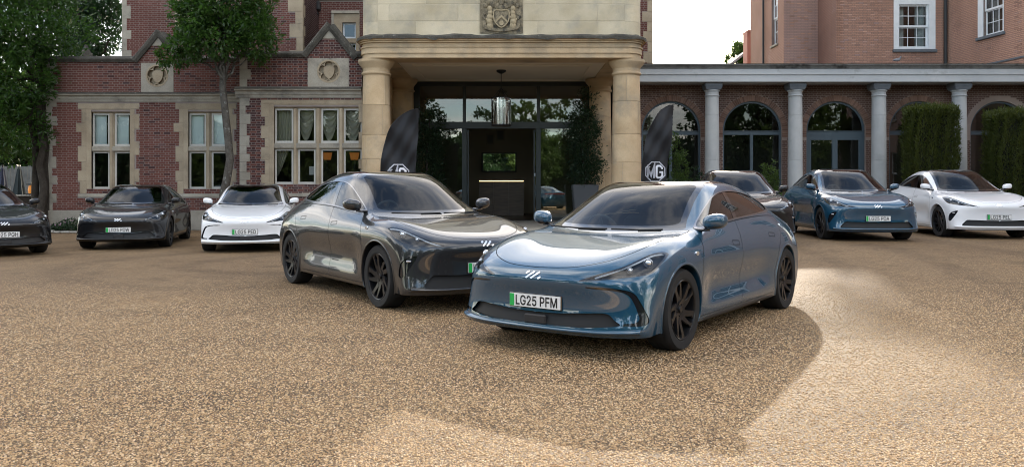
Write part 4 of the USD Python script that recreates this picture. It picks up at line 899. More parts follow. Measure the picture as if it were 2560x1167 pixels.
# upper storey: ashlar stones in courses
LIME = mottled('lime_mortar', (.55, .49, .37), (.64, .58, .46), 2, .95, .15, 60)
zc = WZ(96, 25.1); course = .53; rg = random.Random(12)
front = [PX0 + .55, PX1 - .55]
crx0, crx1 = WX(1200, 25.1), WX(1307, 25.1); crz0 = WZ(84, 25.1)
starts = [1.2, .35, 1.5, .7, 1.1, .2]
for c in range(6):
    z0, z1 = zc + c * course, zc + (c + 1) * course
    x = front[0]; L = starts[c]
    while x < front[1] - .01:
        e = min(x + L, front[1]); e = front[1] if front[1] - e < .35 else e
        segs = [(x, e)] if z1 <= crz0 + .01 else [(a, b) for a, b in ((x, min(e, crx0)), (max(x, crx1), e)) if b - a > .05]
        for a, b in segs: put(pc, 'ashlar_stone', bx(a + .004, b - .004, PY0 + rg.uniform(-.002, .003), PY0 + .3, z0 + .004, z1 - .004, .005), ASHLAR, world=True)
        x = e; L = rg.uniform(1.5, 2.5)
    for sgn, cx in ((-1, PX0 + .55), (1, PX1 - .55)):
        ring = Point(cx, PY0 + .55).buffer(.55, 16).difference(Point(cx, PY0 + .55).buffer(.3, 12)).intersection(sbox(min(cx, cx + sgn), PY0 - 1, max(cx, cx + sgn), PY0 + .55))
        m = prism(ring, course - .004); m.apply_translation((0, 0, z0 + .002)); put(pc, 'corner_stone', m, ASHLAR, True if False else 30, world=True)
        ex = cx + sgn * .55; put(pc, 'side_stone', bx(ex, ex - sgn * .3, PY0 + .553, YR, z0 + .002, z1 - .002), ASHLAR, world=True)
put(pc, 'wall_core', bx(front[0], front[1], PY0 + .009, YR, zc - .1, zc + 6 * course - .02), LIME, world=True)
put(pc, 'parapet_coping', slab(.06, zc + 6 * course, zc + 6 * course + .15), STONE, world=True)
# carved crest
cr_f = facing(25.1); cx = (crx0 + crx1) / 2; W2 = (crx1 - crx0) / 2; CARVED = mottled('carved_stone', (.10, .085, .06), (.30, .25, .165), 5.0, .92, .35, 40, .6, .012, c3=(.05, .048, .042), spot=6, cover=(.5, .66))
ztc = zc + 3 * course - .2
crest = put(pc, 'crest_panel', fix(cr_f.mesh(bx(crx0 + .003, crx1 - .003, -.2, .03, crz0, ztc))), CARVED, world=True)
def relief(nm, poly, d0, d1, m=CARVED, sub=0):
    p = prism(poly, d1 - d0); v = p.vertices.copy(); p.vertices = np.column_stack([cx + v[:, 0], d0 + v[:, 2], crz0 + v[:, 1]]); p = fix(cr_f.mesh(fix(p))); put(crest, nm, trimesh.Trimesh(pc.to_local(p.vertices), p.faces, process=False), m)
shield = Polygon(smooth_line([(-.24, .70), (0, .72), (.24, .70), (.25, .42), (.16, .26), (0, .15), (-.16, .26), (-.25, .42)], True, 3))
CARVED2 = mottled('carved_stone_pale', (.26, .21, .13), (.40, .33, .215), 6.0, .9, .25, 40, .4, .006)
relief('shield', shield, .03, .085); relief('shield_rim', shield.difference(shield.buffer(-.035)), .086, .105, CARVED2)
relief('chevron', Polygon([(-.20, .36), (0, .56), (.20, .36), (.20, .28), (0, .48), (-.20, .28)]).intersection(shield.buffer(-.04)), .087, .11, CARVED2)
relief('shield_leaf', Point(0, .30).buffer(.075).intersection(shield.buffer(-.04)), .087, .115, CARVED2)
rib = shapely.LineString(smooth_line([(-.52, .34), (-.50, .18), (-.25, .11), (0, .09), (.25, .11), (.50, .18), (.54, .34)])).buffer(.045); relief('ribbon', rib, .03, .075)
def lump(nm, pts, s=1):
    ms = []
    for (x, z, r, d) in pts:
        b = trimesh.creation.icosphere(subdivisions=2, radius=1.0); b.vertices = b.vertices * [r, d, r * 1.15] * (1 + .22 * (meshkit.fbm(b.vertices * 2.3 + x * 9, 3) - .5)[:, None]) + [s * x, .03, z]; ms.append(b)
    b = cat(ms); b.vertices = b.vertices + [cx, 0, crz0]; b = fix(cr_f.mesh(b)); put(crest, nm, trimesh.Trimesh(pc.to_local(b.vertices), b.faces, process=False), CARVED2 if 'supporter' in nm else CARVED, True)
for s in (-1, 1):
    lump('supporter', [(.36, .22, .11, .07), (.37, .36, .11, .08), (.36, .50, .10, .08), (.35, .62, .085, .07), (.36, .76, .08, .07), (.28, .48, .05, .07), (.45, .42, .05, .06)], s)
    relief('scroll', Polygon(smooth_line([(s * .52, .42), (s * .60, .52), (s * .56, .66), (s * .48, .60), (s * .54, .54), (s * .49, .48)], True, 4)).buffer(0), .03, .065)
    lump('mantling', [(.12, .84, .10, .06), (.25, .92, .12, .06), (.42, 1.0, .11, .05), (.50, .86, .07, .05), (.18, 1.02, .10, .07)], s)
lump('helmet', [(0, .80, .10, .09), (0, .92, .09, .10), (0, 1.05, .11, .08)])
# columns
def column(t, x, y, zb, zt, d, mat_, drums, seed, seams=True):
    rg = random.Random(seed); zt0 = zt - .50; zs = [zb + .30] + [zb + .30 + (zt0 - zb - .30) * (i + rg.uniform(-.1, .1)) / drums for i in range(1, drums)] + [zt0]
    rad = lambda z: d / 2 * (1 - .14 * ((z - zb) / (zt - zb)) ** 1.6)
    put(t, 'column_base', lathe([(0, zb), (rad(zb) * 1.16, zb), (rad(zb) * 1.16, zb + .14), (rad(zb) * 1.10, zb + .20), (rad(zb) * 1.06, zb + .24), (rad(zb) * 1.02, zb + .297), (0, zb + .297)], 40, at=(x, y, 0)), mat_, 35, world=True)
    for a, b in zip(zs[:-1], zs[1:]):
        n = 1 if not seams else 2; ro = rg.uniform(0, 360)
        for k in range(n):   # each drum is two half stones
            t0, t1 = ro + k * 180 + .6, ro + (k + 1) * 180 - .6; th_ = np.radians(np.linspace(t0, t1, 22)); ra, rb = rad(a), rad(b); c = .009
            V = np.vstack([np.column_stack([x + r * np.cos(th_), y + r * np.sin(th_), np.full(22, z)]) for r, z in ((ra - .05, a + .003), (ra - c, a + .004), (ra, a + c + .003), ((ra + rb) / 2 + .001, (a + b) / 2), (rb, b - c - .001), (rb - c, b - .002), (rb - .05, b - .001))])
            F = [f for i in range(6) for j in range(21) for f in ((i * 22 + j, i * 22 + j + 1, (i + 1) * 22 + j), (i * 22 + j + 1, (i + 1) * 22 + j + 1, (i + 1) * 22 + j))]
            for q in (0, 21): F += []
            put(t, 'column_drum', trimesh.Trimesh(V, F, process=False), mat_, 35, world=True)
        if False: pass
    put(t, 'column_core', lathe([(0, zb + .3), (rad(zb) - .012, zb + .3), (rad(zt0) - .012, zt0), (0, zt0)], 32, at=(x, y, 0)), LIME, True, world=True)
    r = rad(zt0); put(t, 'capital', lathe([(r - .01, zt0), (r + .012, zt0 + .02), (r + .05, zt0 + .05), (r + .05, zt0 + .09), (r + .012, zt0 + .12), (r + .012, zt0 + .22), (r + .05, zt0 + .28), (r + .12, zt0 + .36), (r + .155, zt0 + .42), (r + .155, zt - .001), (0, zt - .001)], 40, at=(x, y, 0)), mat_, 30, world=True)
for k, (x, y, d) in enumerate(((WX(941, 25.7), 25.7, .96), (WX(1566, 25.7), 25.7, .96), (WX(1007, 30.2), 30.2, .90), (WX(1500, 30.2), 30.2, .90))): column(pc, x, y, .14, ZS, d, BATH_STONE, 5, 40 + k)
# soffit, floor, steps
put(pc, 'soffit', bx(PX0 + .9, PX1 - .9, PY0 + .9, PYB, ZS + .03, ZS + .12), PLASTER, world=True)
sa, sb = PX0 + 1.42, PX1 - 1.42
so = [(sa, sb, PY0 + 1.6, PY0 + 1.68), (sa, sb, PYB - .5, PYB - .42), (sa, sa + .08, PY0 + 1.681, PYB - .501), (sb - .08, sb, PY0 + 1.681, PYB - .501)]
put(pc, 'soffit_moulding', cat([bx(a, b, c, d, ZS - .005, ZS + .029, .008) for a, b, c, d in so]), PLASTER, world=True)
put(pc, 'porch_floor', cat(slab(.15, .0, .07), slab(-.1, .07, .14)), STONE, world=True)
put(pc, 'side_wall', bx(PX0 - .05, PX0 + .30, PYB - 4.2, PYB + 1.5, .14, ZS), BATH_STONE, world=True)

# ------------------------------------------------------------------ glazed entrance
ge = T('glazed_entrance', 'dark framed glass entrance screen at the back of the porch with open sliding door', 'entrance', (WX(1253, PYB), PYB, .14))
fg = facing(PYB); G = lambda px: WX(px, PYB); H = lambda py: WZ(py, PYB)
z_b, z_t = .142, ZS + .02
def bar(nm, a, b, c, d, out=.05, m=DARK_FRAME): put(ge, nm, fix(fg.mesh(bx(a, b, -.07, out, c, d, .006))), m, world=True)
bar('door_frame', G(1030), G(1050), z_b, z_t); bar('door_frame', G(1470), G(1490), z_b, z_t); bar('head_rail', G(1050), G(1470), H(216), z_t, .045)
FR2 = plain('entrance_rail', (.030, .040, .036), .4)
bar('transom', G(1050), G(1470), H(322), H(305), .048, FR2)
for a, b in ((1157, 1165), (1342, 1350)): bar('mullion', G(a), G(b), H(305), H(216), .044); bar('mullion', G(a - 2), G(b + 2), z_b, H(322), .044, FR2)
for a, b in ((1050, 1157), (1350, 1470)): bar('bottom_rail', G(a), G(b), z_b, z_b + .12, .04)
def pane(a, b, c, d, o=.0, nm='pane', m=PANE_DARK):
    v = ge.to_local(fg.at([(a, o, c), (b, o, c), (b, o, d), (a, o, d)])); put(ge, nm, trimesh.Trimesh(v, [(0, 1, 2), (0, 2, 3)], process=False), m)
for a, b in ((1050, 1157), (1165, 1342), (1350, 1470)): pane(G(a), G(b), H(305), H(216))
pane(G(1050), G(1155), z_b + .12, H(322)); pane(G(1352), G(1470), z_b + .12, H(322))
# sliding leaves pushed aside
for a, b, nm in ((1078, 1172, 'sliding_door'), (1334, 1440, 'sliding_door')):
    o = -.12; ms = [bx(G(a), G(a) + .06, o - .04, o, z_b + .01, H(325)), bx(G(b) - .06, G(b), o - .04, o, z_b + .01, H(325)), bx(G(a) + .06, G(b) - .06, o - .04, o - .002, z_b + .01, z_b + .09), bx(G(a) + .06, G(b) - .06, o - .04, o - .002, H(325) - .07, H(325))]
    p = put(ge, nm, fix(fg.mesh(cat(ms))), FR2, world=True); v = ge.to_local(fg.at([(G(a) + .06, o - .02, z_b + .09), (G(b) - .06, o - .02, z_b + .09), (G(b) - .06, o - .02, H(325) - .07), (G(a) + .06, o - .02, H(325) - .07)])); put(p, 'pane', trimesh.Trimesh(v, [(0, 1, 2), (0, 2, 3)], process=False), PANE_DARK)
put(ge, 'door_sticker', fix(fg.mesh(bx(G(1335.5), G(1339), -.119, -.113, H(441), H(433)))), WHITE, world=True)
LOBBY = mottled('lobby_wall', (.21, .17, .115), (.27, .22, .15), .6, .8, .05, 30, .05, .002)
put(ge, 'lobby', cat(bx(-5, 4.5, 39.0, 39.1, 0, 6.4), bx(-5.1, -5, PYB + .1, 39.1, 0, 6.4), bx(4.5, 4.6, PYB + .1, 39.1, 0, 6.4), bx(-5, 4.5, PYB + .2, 39, ZS - .02, ZS + .1)), LOBBY, world=True)
put(ge, 'lobby_floor', bx(-5, 4.5, PYB + .1, 39, .08, .14), plain('lobby_floor', (.09, .065, .04), .35), world=True)
Yd = 35.5; dsk = T('reception_desk', 'dark wood reception desk with lit strip seen through the open entrance', 'desk', (WX(1253, Yd), Yd, .14))
x0, x1 = WX(1197, Yd), WX(1310, Yd); zt = WZ(449, Yd); WOODD = mat('dark_wood', {'g': ('geometry', {}), 'm': ('mapping', {'scale': (1, 1, 9)}), 'n': ('noise_texture', {'scale': 3.0, 'detail': 6.0}), 'r': ('rgb_ramp', {'ramp': [(.35, (.065, .040, .020)), (.65, (.12, .075, .038))]}), 'p': ('principled_bsdf', {'roughness': .4})}, [('g.position', 'm.vector'), ('m.vector', 'n.vector'), ('n.fac', 'r.fac'), ('r.color', 'p.base_color')])
hh = zt - .14
for k in range(3): put(dsk, 'front_panel', bx(x0 + (x1 - x0) * k / 3 + .004, x0 + (x1 - x0) * (k + 1) / 3 - .004, Yd, Yd + .05, .16, zt - .1), WOODD, world=True)
put(dsk, 'desk_top', bx(x0 - .05, x1 + .05, Yd - .06, Yd + .7, zt - .02, zt + .04, .01), WOODD, world=True)
put(dsk, 'light_strip', bx(x0 + .02, x1 - .02, Yd - .02, Yd - .005, zt - .085, zt - .035), plain('strip_glow', (.8, .7, .4), .5, emis=(1.0, .74, .34), es=.6), world=True)
Ym = 38.8; mir = T('wall_mirror', 'wide mirror on the far lobby wall above the reception desk', 'mirror', (WX(1247, Ym), Ym, WZ(407, Ym))); x0, x1, z0, z1 = rect(1207, 385, 1288, 427, Ym)
put(mir, 'mirror_glass', bx(x0, x1, Ym, Ym + .02, z0, z1), plain('mirror_silver', (.85, .88, .85), .02, 1.0), world=True); put(mir, 'mirror_frame', cat(bx(x0 - .06, x1 + .06, Ym - .01, Ym + .03, z1 + .001, z1 + .06), bx(x0 - .06, x1 + .06, Ym - .01, Ym + .03, z0 - .06, z0 - .001), bx(x0 - .06, x0 - .001, Ym - .01, Ym + .03, z0, z1), bx(x1 + .001, x1 + .06, Ym - .01, Ym + .03, z0, z1)), IRON, world=True)
for k, (a, b, c, d, lab) in enumerate(((1215, 335, 1236, 361, 'small framed picture, lower left of the pair over the lobby mirror'), (1240, 324, 1262, 352, 'larger framed picture, upper right of the pair over the lobby mirror'))):
    x0, x1, z0, z1 = rect(a, b, c, d, 38.9); f = T('picture_frame', lab, 'picture', ((x0 + x1) / 2, 38.9, z0)); put(f, 'frame', cat(bx(x0, x1, 38.88, 38.93, z1 - .06, z1), bx(x0, x1, 38.88, 38.93, z0, z0 + .06), bx(x0, x0 + .06, 38.88, 38.93, z0 + .061, z1 - .061), bx(x1 - .06, x1, 38.88, 38.93, z0 + .061, z1 - .061)), plain('old_gilt', (.16, .13, .085), .5, .3), world=True); put(f, 'canvas', bx(x0 + .06, x1 - .06, 38.90, 38.92, z0 + .06, z1 - .06), plain('picture_canvas', (.07, .065, .055), .7), world=True)
# lantern
Yl = 28.0; lx = WX(1253, Yl); ln = T('hanging_lantern', 'glass cylinder lantern hanging on a rod under the porch ceiling', 'lantern', (lx, Yl, WZ(315, Yl))); zt, zb = WZ(246, Yl) , WZ(314, Yl)
put(ln, 'ceiling_rose', lathe([(.0, ZS - .09), (.05, ZS - .09), (.16, ZS - .03), (.17, ZS + .03), (0, ZS + .03)], 24, at=(lx, Yl, 0)), IRON, 40, world=True)
put(ln, 'rod', tube([(lx, Yl, ZS - .08), (lx, Yl, zt + .35)], .012, 8), IRON, world=True)
put(ln, 'hanger', cat([tube([(lx, Yl, zt + .36), (lx + .2 * math.cos(a), Yl + .2 * math.sin(a), zt + .14), (lx + .33 * math.cos(a), Yl + .33 * math.sin(a), zt)], .009, 6) for a in (.5, .5 + PI / 2, .5 + PI, .5 + 1.5 * PI)]), IRON, world=True)
put(ln, 'glass_cylinder', lathe([(.345, zb + .03), (.345, zt - .005)], 48, at=(lx, Yl, 0)), pane_mat('lantern_glass', (.95, .97, .96), 1.9, 1.6), True, world=True)
put(ln, 'rim', cat(lathe([(.335, zt - .015), (.355, zt - .015), (.355, zt + .015), (.335, zt + .015), (.335, zt - .015)], 40, at=(lx, Yl, 0))), IRON, world=True)
put(ln, 'tray', lathe([(0, zb - .03), (.30, zb - .03), (.355, zb), (.355, zb + .03), (0, zb + .03)], 40, at=(lx, Yl, 0)), IRON, world=True)
for a in (0.4, 1.97, 3.54, 5.11): put(ln, 'candle', tube([(lx + .14 * math.cos(a), Yl + .14 * math.sin(a), zb + .03), (lx + .14 * math.cos(a), Yl + .14 * math.sin(a), zb + .62)], .03, 10), plain('candle_tube', (.72, .72, .68), .35), world=True)
for a in (0.0, 2.2, 4.1): put(ln, 'steel_post', tube([(lx + .33 * math.cos(a + .3), Yl + .33 * math.sin(a + .3), zb), (lx + .33 * math.cos(a + .3), Yl + .33 * math.sin(a + .3), zt)], .02, 8), plain('polished_steel', (.8, .8, .8), .12, 1.0), world=True)

# ------------------------------------------------------------------ arcade on the right
YA, YC, YE = 31.2, 30.45, 30.0
ar = T('arcade', 'long pink brick arcade with round arched windows behind a row of grey columns', 'building', (WX(2000, YA), YA, 0)); fa = facing(YA)
ax0, ax1 = PX1 + .02, 23.0; zso, zpt = WZ(205, YE), WZ(160, YE); zsp = WZ(327, YA); R = 74 / FPX * YA
cent = [1678, 1881, 2090, 2297, 2500]; cent += [2704, 2906]; CX_ = [WX(c, YA) for c in cent]
arches = [sbox(c - R, 0, c + R, zsp).union(Point(c, zsp).buffer(R, 32).intersection(sbox(c - R, zsp, c + R, zsp + R + 1))) for c in CX_]
ring = [Point(c, zsp).buffer(R + .225, 32).intersection(sbox(c - 3, zsp - .35, c + 3, zsp + 3)).difference(a).intersection(sbox(c - R - .225, zsp - .35, c + R + .225, zsp + 3)) for c, a in zip(CX_, arches)]
wallp = sbox(ax0, .3, ax1, zso + .05).difference(shapely.unary_union(arches)); 
bricks(ar, fa, wallp.difference(shapely.unary_union([r.buffer(.004) for r in ring])).intersection(sbox(ax0, 1.0, 20.2, 9)), ARCH_BRICK, seed=31, backing=0, parts=240, J=.010)
m = prism(sbox(ax0, 0, ax1, zso + .4).difference(shapely.unary_union(arches)), .35); v = m.vertices.copy(); m.vertices = np.column_stack([v[:, 0], -v[:, 2], v[:, 1]]); put(ar, 'wall', fix(fa.mesh(fix(m))), MORTAR_PINK, world=True)
VOUS = brick_mat('brick_voussoir', [(0, (.15, .085, .062)), (.5, (.22, .13, .094)), (1, (.28, .17, .125))], white=.1, soot=.2)
for k, c in enumerate(CX_[:5]):
    n = 50
    for i in range(-3, n + 3):
        if 0 <= i < n:
            a0, a1 = PI * i / n + .004, PI * (i + 1) / n - .004; P = [(c + q * math.cos(a), zsp + q * math.sin(a)) for q, a in ((R + .005, a0), (R + .22, a0), (R + .22, a1), (R + .005, a1))]
        else:
            j = -1 - i if i < 0 else i - n; s = 1 if i < 0 else -1; z = zsp - .085 * (j + 1); P = [(c + s * (R + .005), z + .008), (c + s * (R + .22), z + .008), (c + s * (R + .22), z + .08), (c + s * (R + .005), z + .08)]
        m = prism(P, .05); v = m.vertices.copy(); m.vertices = np.column_stack([v[:, 0], .014 - v[:, 2], v[:, 1]])
        if k < 4: put(ar, 'arch_brick', fix(fa.mesh(fix(m))), VOUS, world=True)
    # arched window: frame, transom, lights
    fw = .075; arc = arches[k]; hs = []
    zt0, zt1 = WZ(337, YA), WZ(327, YA)
    fr_ = arc.difference(arc.buffer(-fw)).union(sbox(c - R, zt0, c + R, zt1 - .0).intersection(arc))
    door = k == 2
    mid = .055 if not door else .10
    fr_ = fr_.union(sbox(c - mid, 0, c + mid, zt0))
    if door: fr_ = fr_.union(sbox(c - R, zt0 - .20, c + R, zt0)).union(sbox(c - R, 0, c - R + .22, zt0)).union(sbox(c + R - .22, 0, c + R, zt0)).union(sbox(c - R, 0, c + R, .5))
    fr_ = fr_.intersection(arc)
    mm = prism(fr_, .08); v = mm.vertices.copy(); mm.vertices = np.column_stack([v[:, 0], -.10 - v[:, 2], v[:, 1]])
    wf = put(ar, 'window_frame' if not door else 'double_door_frame', fix(fa.mesh(fix(mm))), SLATE_FRAME, world=True)
    put(wf, 'transom_bead', trimesh.Trimesh(ar.to_local(fix(fa.mesh(bx(c - R + .01, c + R - .01, -.12, -.075, zt1 - .03, zt1))).vertices), bx(0, 1, 0, 1, 0, 1).faces, process=False), SLATE_FRAME)
    up = arc.buffer(-fw + .01).intersection(sbox(c - 3, zt1, c + 3, zt1 + 3))
    rgp = random.Random(k)
    for g in [up] + [sbox(a, .35, b, zt0 + .005) for a, b in ((c - R + .02, c - .02), (c + .02, c + R - .02))]:
        tri = trimesh.creation.triangulate_polygon(g, engine='earcut'); P2, F2 = tri; tilt = rgp.uniform(-.006, .006)
        V = fa.at(np.column_stack([P2[:, 0], np.full(len(P2), -.15) + (P2[:, 0] - c) * tilt, P2[:, 1]])); put(wf, 'pane', trimesh.Trimesh(ar.to_local(V), F2, process=False), PANE_ARCH)
    if door:
        for s in (-1, 1): put(wf, 'door_handle', trimesh.Trimesh(ar.to_local(tube([(c + s * .05, YA + .04, 1.95), (c + s * .05, YA + .04, 2.05), (c + s * .13, YA + .03, 2.05)], .014, 6).vertices), tube([(0, 0, 0), (0, 0, 1), (1, 0, 1)], .01, 6).faces, process=False), plain('polished_steel', (.8, .8, .8), .12, 1.0))
room(ar, ax0, ax1, YA + .36, YA + 5.5, .05, zso - .1)
for k, c in enumerate((1805, 1955, 2222, 2370)): 
    pass
put(ar, 'architrave', bx(ax0, ax1, YE, YE + .85, zso, WZ(187, YE) - .006, .01), FASCIA, world=True)
put(ar, 'frieze', bx(ax0, ax1, YE - .035, YE + .85, WZ(187, YE) - .004, WZ(173, YE), .01), FASCIA, world=True)
zc1 = WZ(173, YE); fe = facing(YE)
moulding(ar, 'cornice', fe, ax0, ax1, [(-.3, zc1 + .003), (.04, zc1 + .003), (.07, zc1 + .05), (.07, zc1 + .09), (.13, zc1 + .11), (.15, zpt - .03), (-.3, zpt - .02)], mottled('stained_cornice', (.11, .11, .10), (.25, .25, .24), 1.1, .9, .25, 40, .4, .006, c3=(.05, .048, .044), spot=1.1, cover=(.48, .64)))
moulding(ar, 'lead_flashing', fe, ax0, ax1, [(-.3, zpt - .017), (.152, zpt - .027), (.156, zpt - .012), (-.3, zpt)], MOSS_STONE)
put(ar, 'roof', bx(ax0, ax1, YE + .31, YA + 6.5, zso + .45, zpt - .05), LEAD, world=True)
for k, px in enumerate([1780, 1988, 2197, 2398, 2603, 2808]):
    x = WX(px, YC); z = zso - .001; g_ = 'grey columns along the arcade'
    d0, d1 = .555, .50
    rad = lambda zz: (d0 + (d1 - d0) * (zz / z) ** 1.4) / 2
    put(ar, 'abacus', cat(bx(x - .32, x + .32, YC - .32, YC + .32, z - .13, z - .0, .01)), LEAD, world=True)
    mcap = bx(x - .32, x + .32, YC - .32, YC + .32, z - .26, z - .132, .01); vv = mcap.vertices; kk = np.where(vv[:, 2] < z - .2, .86, 1.0); mcap.vertices = np.column_stack([x + (vv[:, 0] - x) * kk, YC + (vv[:, 1] - YC) * kk, vv[:, 2]]); put(ar, 'capital', mcap, LEAD, world=True)
    put(ar, 'necking', lathe([(rad(5) - .01, z - .52), (rad(5) + .012, z - .51), (rad(5) + .03, z - .48), (rad(5) + .012, z - .45), (rad(5), z - .44), (rad(5), z - .34), (rad(5) + .04, z - .30), (rad(5) + .04, z - .262), (0, z - .262)], 32, at=(x, YC, 0)), GREY_STONE, 35, world=True)
    zs = [.32, 1.15, WZ(400, YC), WZ(289, YC), z - .52]
    for a, b in zip(zs[:-1], zs[1:]): put(ar, 'column_drum', lathe([(rad(a) - .012, a), (rad(a), a + .006), (rad((a + b) / 2), (a + b) / 2), (rad(b), b - .006), (rad(b) - .012, b)], 36, at=(x, YC, 0)), GREY_STONE, 35, world=True)
    put(ar, 'column_base', cat(bx(x - .42, x + .42, YC - .42, YC + .42, 0, .16, .01), lathe([(.40, .161), (.40, .22), (.36, .27), (.34, .32)], 32, at=(x, YC, 0))), GREY_STONE, world=True)
put(ar, 'arcade_floor', bx(ax0 + .3, ax1, YE - .3, YA + 5.5, 0, .05), STONE, world=True)

# ------------------------------------------------------------------ brick tower house at the right
MORTAR_TW = mottled('mortar_tower', (.15, .115, .10), (.21, .165, .145), 2.0, .95, .2, 80)
tw = T('brick_tower_house', 'tall pink brick house with white sash windows rising behind the arcade', 'building', (18, 38, 0))
Y1, Y2 = 36.0, 38.1; X_b = WX(2090, Y1); X_a = WX(1960, Y2); X_c = WX(2368, Y1); zb, zv, zt = 6.0, 12.2, 15.0
f1, f2 = facing(Y1), facing(Y2); fl = Frame((X_a, 0, 0), (0, 1, 0), (-1, 0, 0)); fb = Frame((X_b, 0, 0), (0, 1, 0), (-1, 0, 0))
wx0, wx1, wz0, wz1 = rect(2234, -160, 2338, 124, Y1); wz0 = WZ(124, Y1); wz1 = WZ(-8, Y1)
lx0, lx1, lz0, lz1 = rect(2247, 12, 2322, 120, Y1)
bricks(tw, f1, sbox(X_b, zb, X_c, zv).difference(sbox(wx0, wz0 - .13, wx1, wz1)), PINK_BRICK, seed=51, parts=200, backing=0)
def hollow(fr, pl, deep, m, nm='wall', out=0.0):
    mm = prism(pl, deep); v = mm.vertices.copy(); mm.vertices = np.column_stack([v[:, 0], out - v[:, 2], v[:, 1]]); put(tw, nm, fix(fr.mesh(fix(mm))), m, world=True)
hollow(f1, sbox(X_b + .01, zb, X_c, zv).difference(sbox(lx0 - .02, lz0 - .02, lx1 + .02, lz1 + .02)), .3, MORTAR_TW)
hollow(f1, sbox(wx0, wz0, wx1, wz1).difference(sbox(lx0, lz0, lx1, lz1)), .35, WHITE, 'window_surround', .03)
block(tw, 'sill', f1, wx0 - .05, wx1 + .05, wz0 - .13, wz0 - .002, .10, .1, LEAD, .01)
zm = WZ(66, Y1); sash_light(tw, f1, lx0, lx1, zm - .03, lz1, .08, WHITE, .07, PANE, 3, 2); sash_light(tw, f1, lx0, lx1, lz0, zm, .14, WHITE, .07, PANE, 3, 2)
room(tw, lx0 - .3, lx1 + .3, Y1 + .36, Y1 + 3, lz0 - .3, lz1 + .3)
for s, a, b in ((1, lx0, lx0 + .42), (-1, lx1 - .42, lx1)):
    n = 26; x = np.linspace(a, b, n); V = np.vstack([np.column_stack([x, Y1 + .42 + .04 * np.sin(np.arange(n) * 1.1), np.full(n, z)]) for z in (lz0, lz1)]); F = [f for j in range(n - 1) for f in ((j, j + 1, n + j), (j + 1, n + j + 1, n + j))]
    tag(put(None, 'window_curtain', trimesh.Trimesh(V, F, process=False), plain('grey_curtain', (.40, .44, .45), .9), True), 'pale grey curtain at the %s side of the white sash window above the arcade' % ('left' if s > 0 else 'right'), 'curtain')
bricks(tw, f2, sbox(X_a, zb, X_b, zv), PINK_BRICK, seed=52, parts=60, backing=.3, mortar=MORTAR_TW)
bricks(tw, fb, sbox(Y1, zb, Y2, zv), PINK_BRICK, seed=53, parts=0, backing=.3, mortar=MORTAR_TW)
# left flank with narrow window and pipe
sy0, sy1 = 39.0, 39.9; nz0, nz1 = WZ(112, 39.4), WZ(-20, 39.4)
bricks(tw, fl, sbox(Y2, zb, 43.4, zv).difference(sbox(sy0, nz0 - .1, sy1, nz1)), PINK_BRICK, seed=54, parts=0, backing=0)
hollow(fl, sbox(Y2 + .31, zb, 43.4, zv).difference(sbox(sy0, nz0, sy1, nz1)), .3, MORTAR_TW)
block(tw, 'sill', fl, sy0 - .08, sy1 + .08, nz0 - .1, nz0 - .002, .07, .2, STONE, .01); sash_light(tw, fl, sy0, sy1, (nz0 + nz1) / 2, nz1, .10, WHITE, .06, PANE, 2, 2); sash_light(tw, fl, sy0, sy1, nz0, (nz0 + nz1) / 2, .14, WHITE, .06, PANE, 2, 2)
put(tw, 'room', bx(X_a + .31, X_a + 2, sy0 - .3, sy1 + .3, nz0 - .3, nz1 + .3), ROOM, world=True)
put(tw, 'downpipe', tube([(X_a - .08, 41.0, zb), (X_a - .08, 41.0, zv)], .05, 8), IRON, world=True)
put(tw, 'upper_wall', cat(bx(X_b, X_c, Y1, Y1 + .3, zv + .002, zt), bx(X_a, X_b, Y2, Y2 + .3, zv + .002, zt), bx(X_a, X_a + .3, Y2 + .301, 43.4, zv + .002, zt), bx(X_a, X_c, 43.1, 43.4, 0, zt)), FARBRICK, world=True)
# wing coming forward at an angle
wd = np.array([.124, -1.0]); wd /= np.linalg.norm(wd); wn = np.array([wd[1], -wd[0]]); fwg = Frame((X_c, Y1, 0), (wd[0], wd[1], 0), (wn[0], wn[1], 0))
def along(px): t = (px - CX) / FPX; return (t * Y1 - X_c) / (wd[0] - t * wd[1])
def zat(px, py): s = along(px); return WZ(py, Y1 + s * wd[1])
b0, b1 = along(2446), along(2510); bz0, bz1 = zat(2446, 96), zat(2446, -60)
bricks(tw, fwg, sbox(0, zb, 9.0, zv).difference(sbox(b0 - .02, bz0 - .12, b1 + .02, bz1)), PINK_BRICK, seed=55, parts=40, backing=0, proud=.010)
i0, i1 = b0 + .30, b1 - .04
hollow(fwg, sbox(0, zb, 9.0, zv).difference(sbox(i0, bz0, i1, bz1)), .3, MORTAR_TW); hollow(fwg, sbox(b0, bz0, b1, bz1).difference(sbox(i0, bz0 + .01, i1, bz1 + 1)), .3, WHITE, 'window_surround', .03)
block(tw, 'sill', fwg, b0 - .05, b1 + .08, bz0 - .12, bz0 - .002, .11, .1, LEAD, .01)
mz = zat(2446, 32); sash_light(tw, fwg, i0, i1, mz - .03, bz1, .07, WHITE, .07, PANE, 3, 2); sash_light(tw, fwg, i0, i1, bz0 + .01, mz, .12, WHITE, .07, PANE, 3, 2)
put(tw, 'room', fix(fwg.mesh(bx(i0 - .2, i1 + .2, -2.0, -.31, bz0 - .2, bz1 + .2))), ROOM, world=True)
sc0, sc1 = zat(2463, 160), zat(2560, 137); moulding(tw, 'string_course', fwg, along(2440), 9.0, [(-.05, sc0 - .1), (.05, sc0 - .08), (.06, sc0 - .01), (-.05, sc0 + .01)], LEAD)
put(tw, 'upper_wall', fix(fwg.mesh(bx(0, 9, -.3, 0, zv + .002, zt))), FARBRICK, world=True)
put(tw, 'downpipe', tube([(X_c - .13, Y1 - .10, zb), (X_c - .13, Y1 - .10, zv)], .075, 10), IRON, world=True)
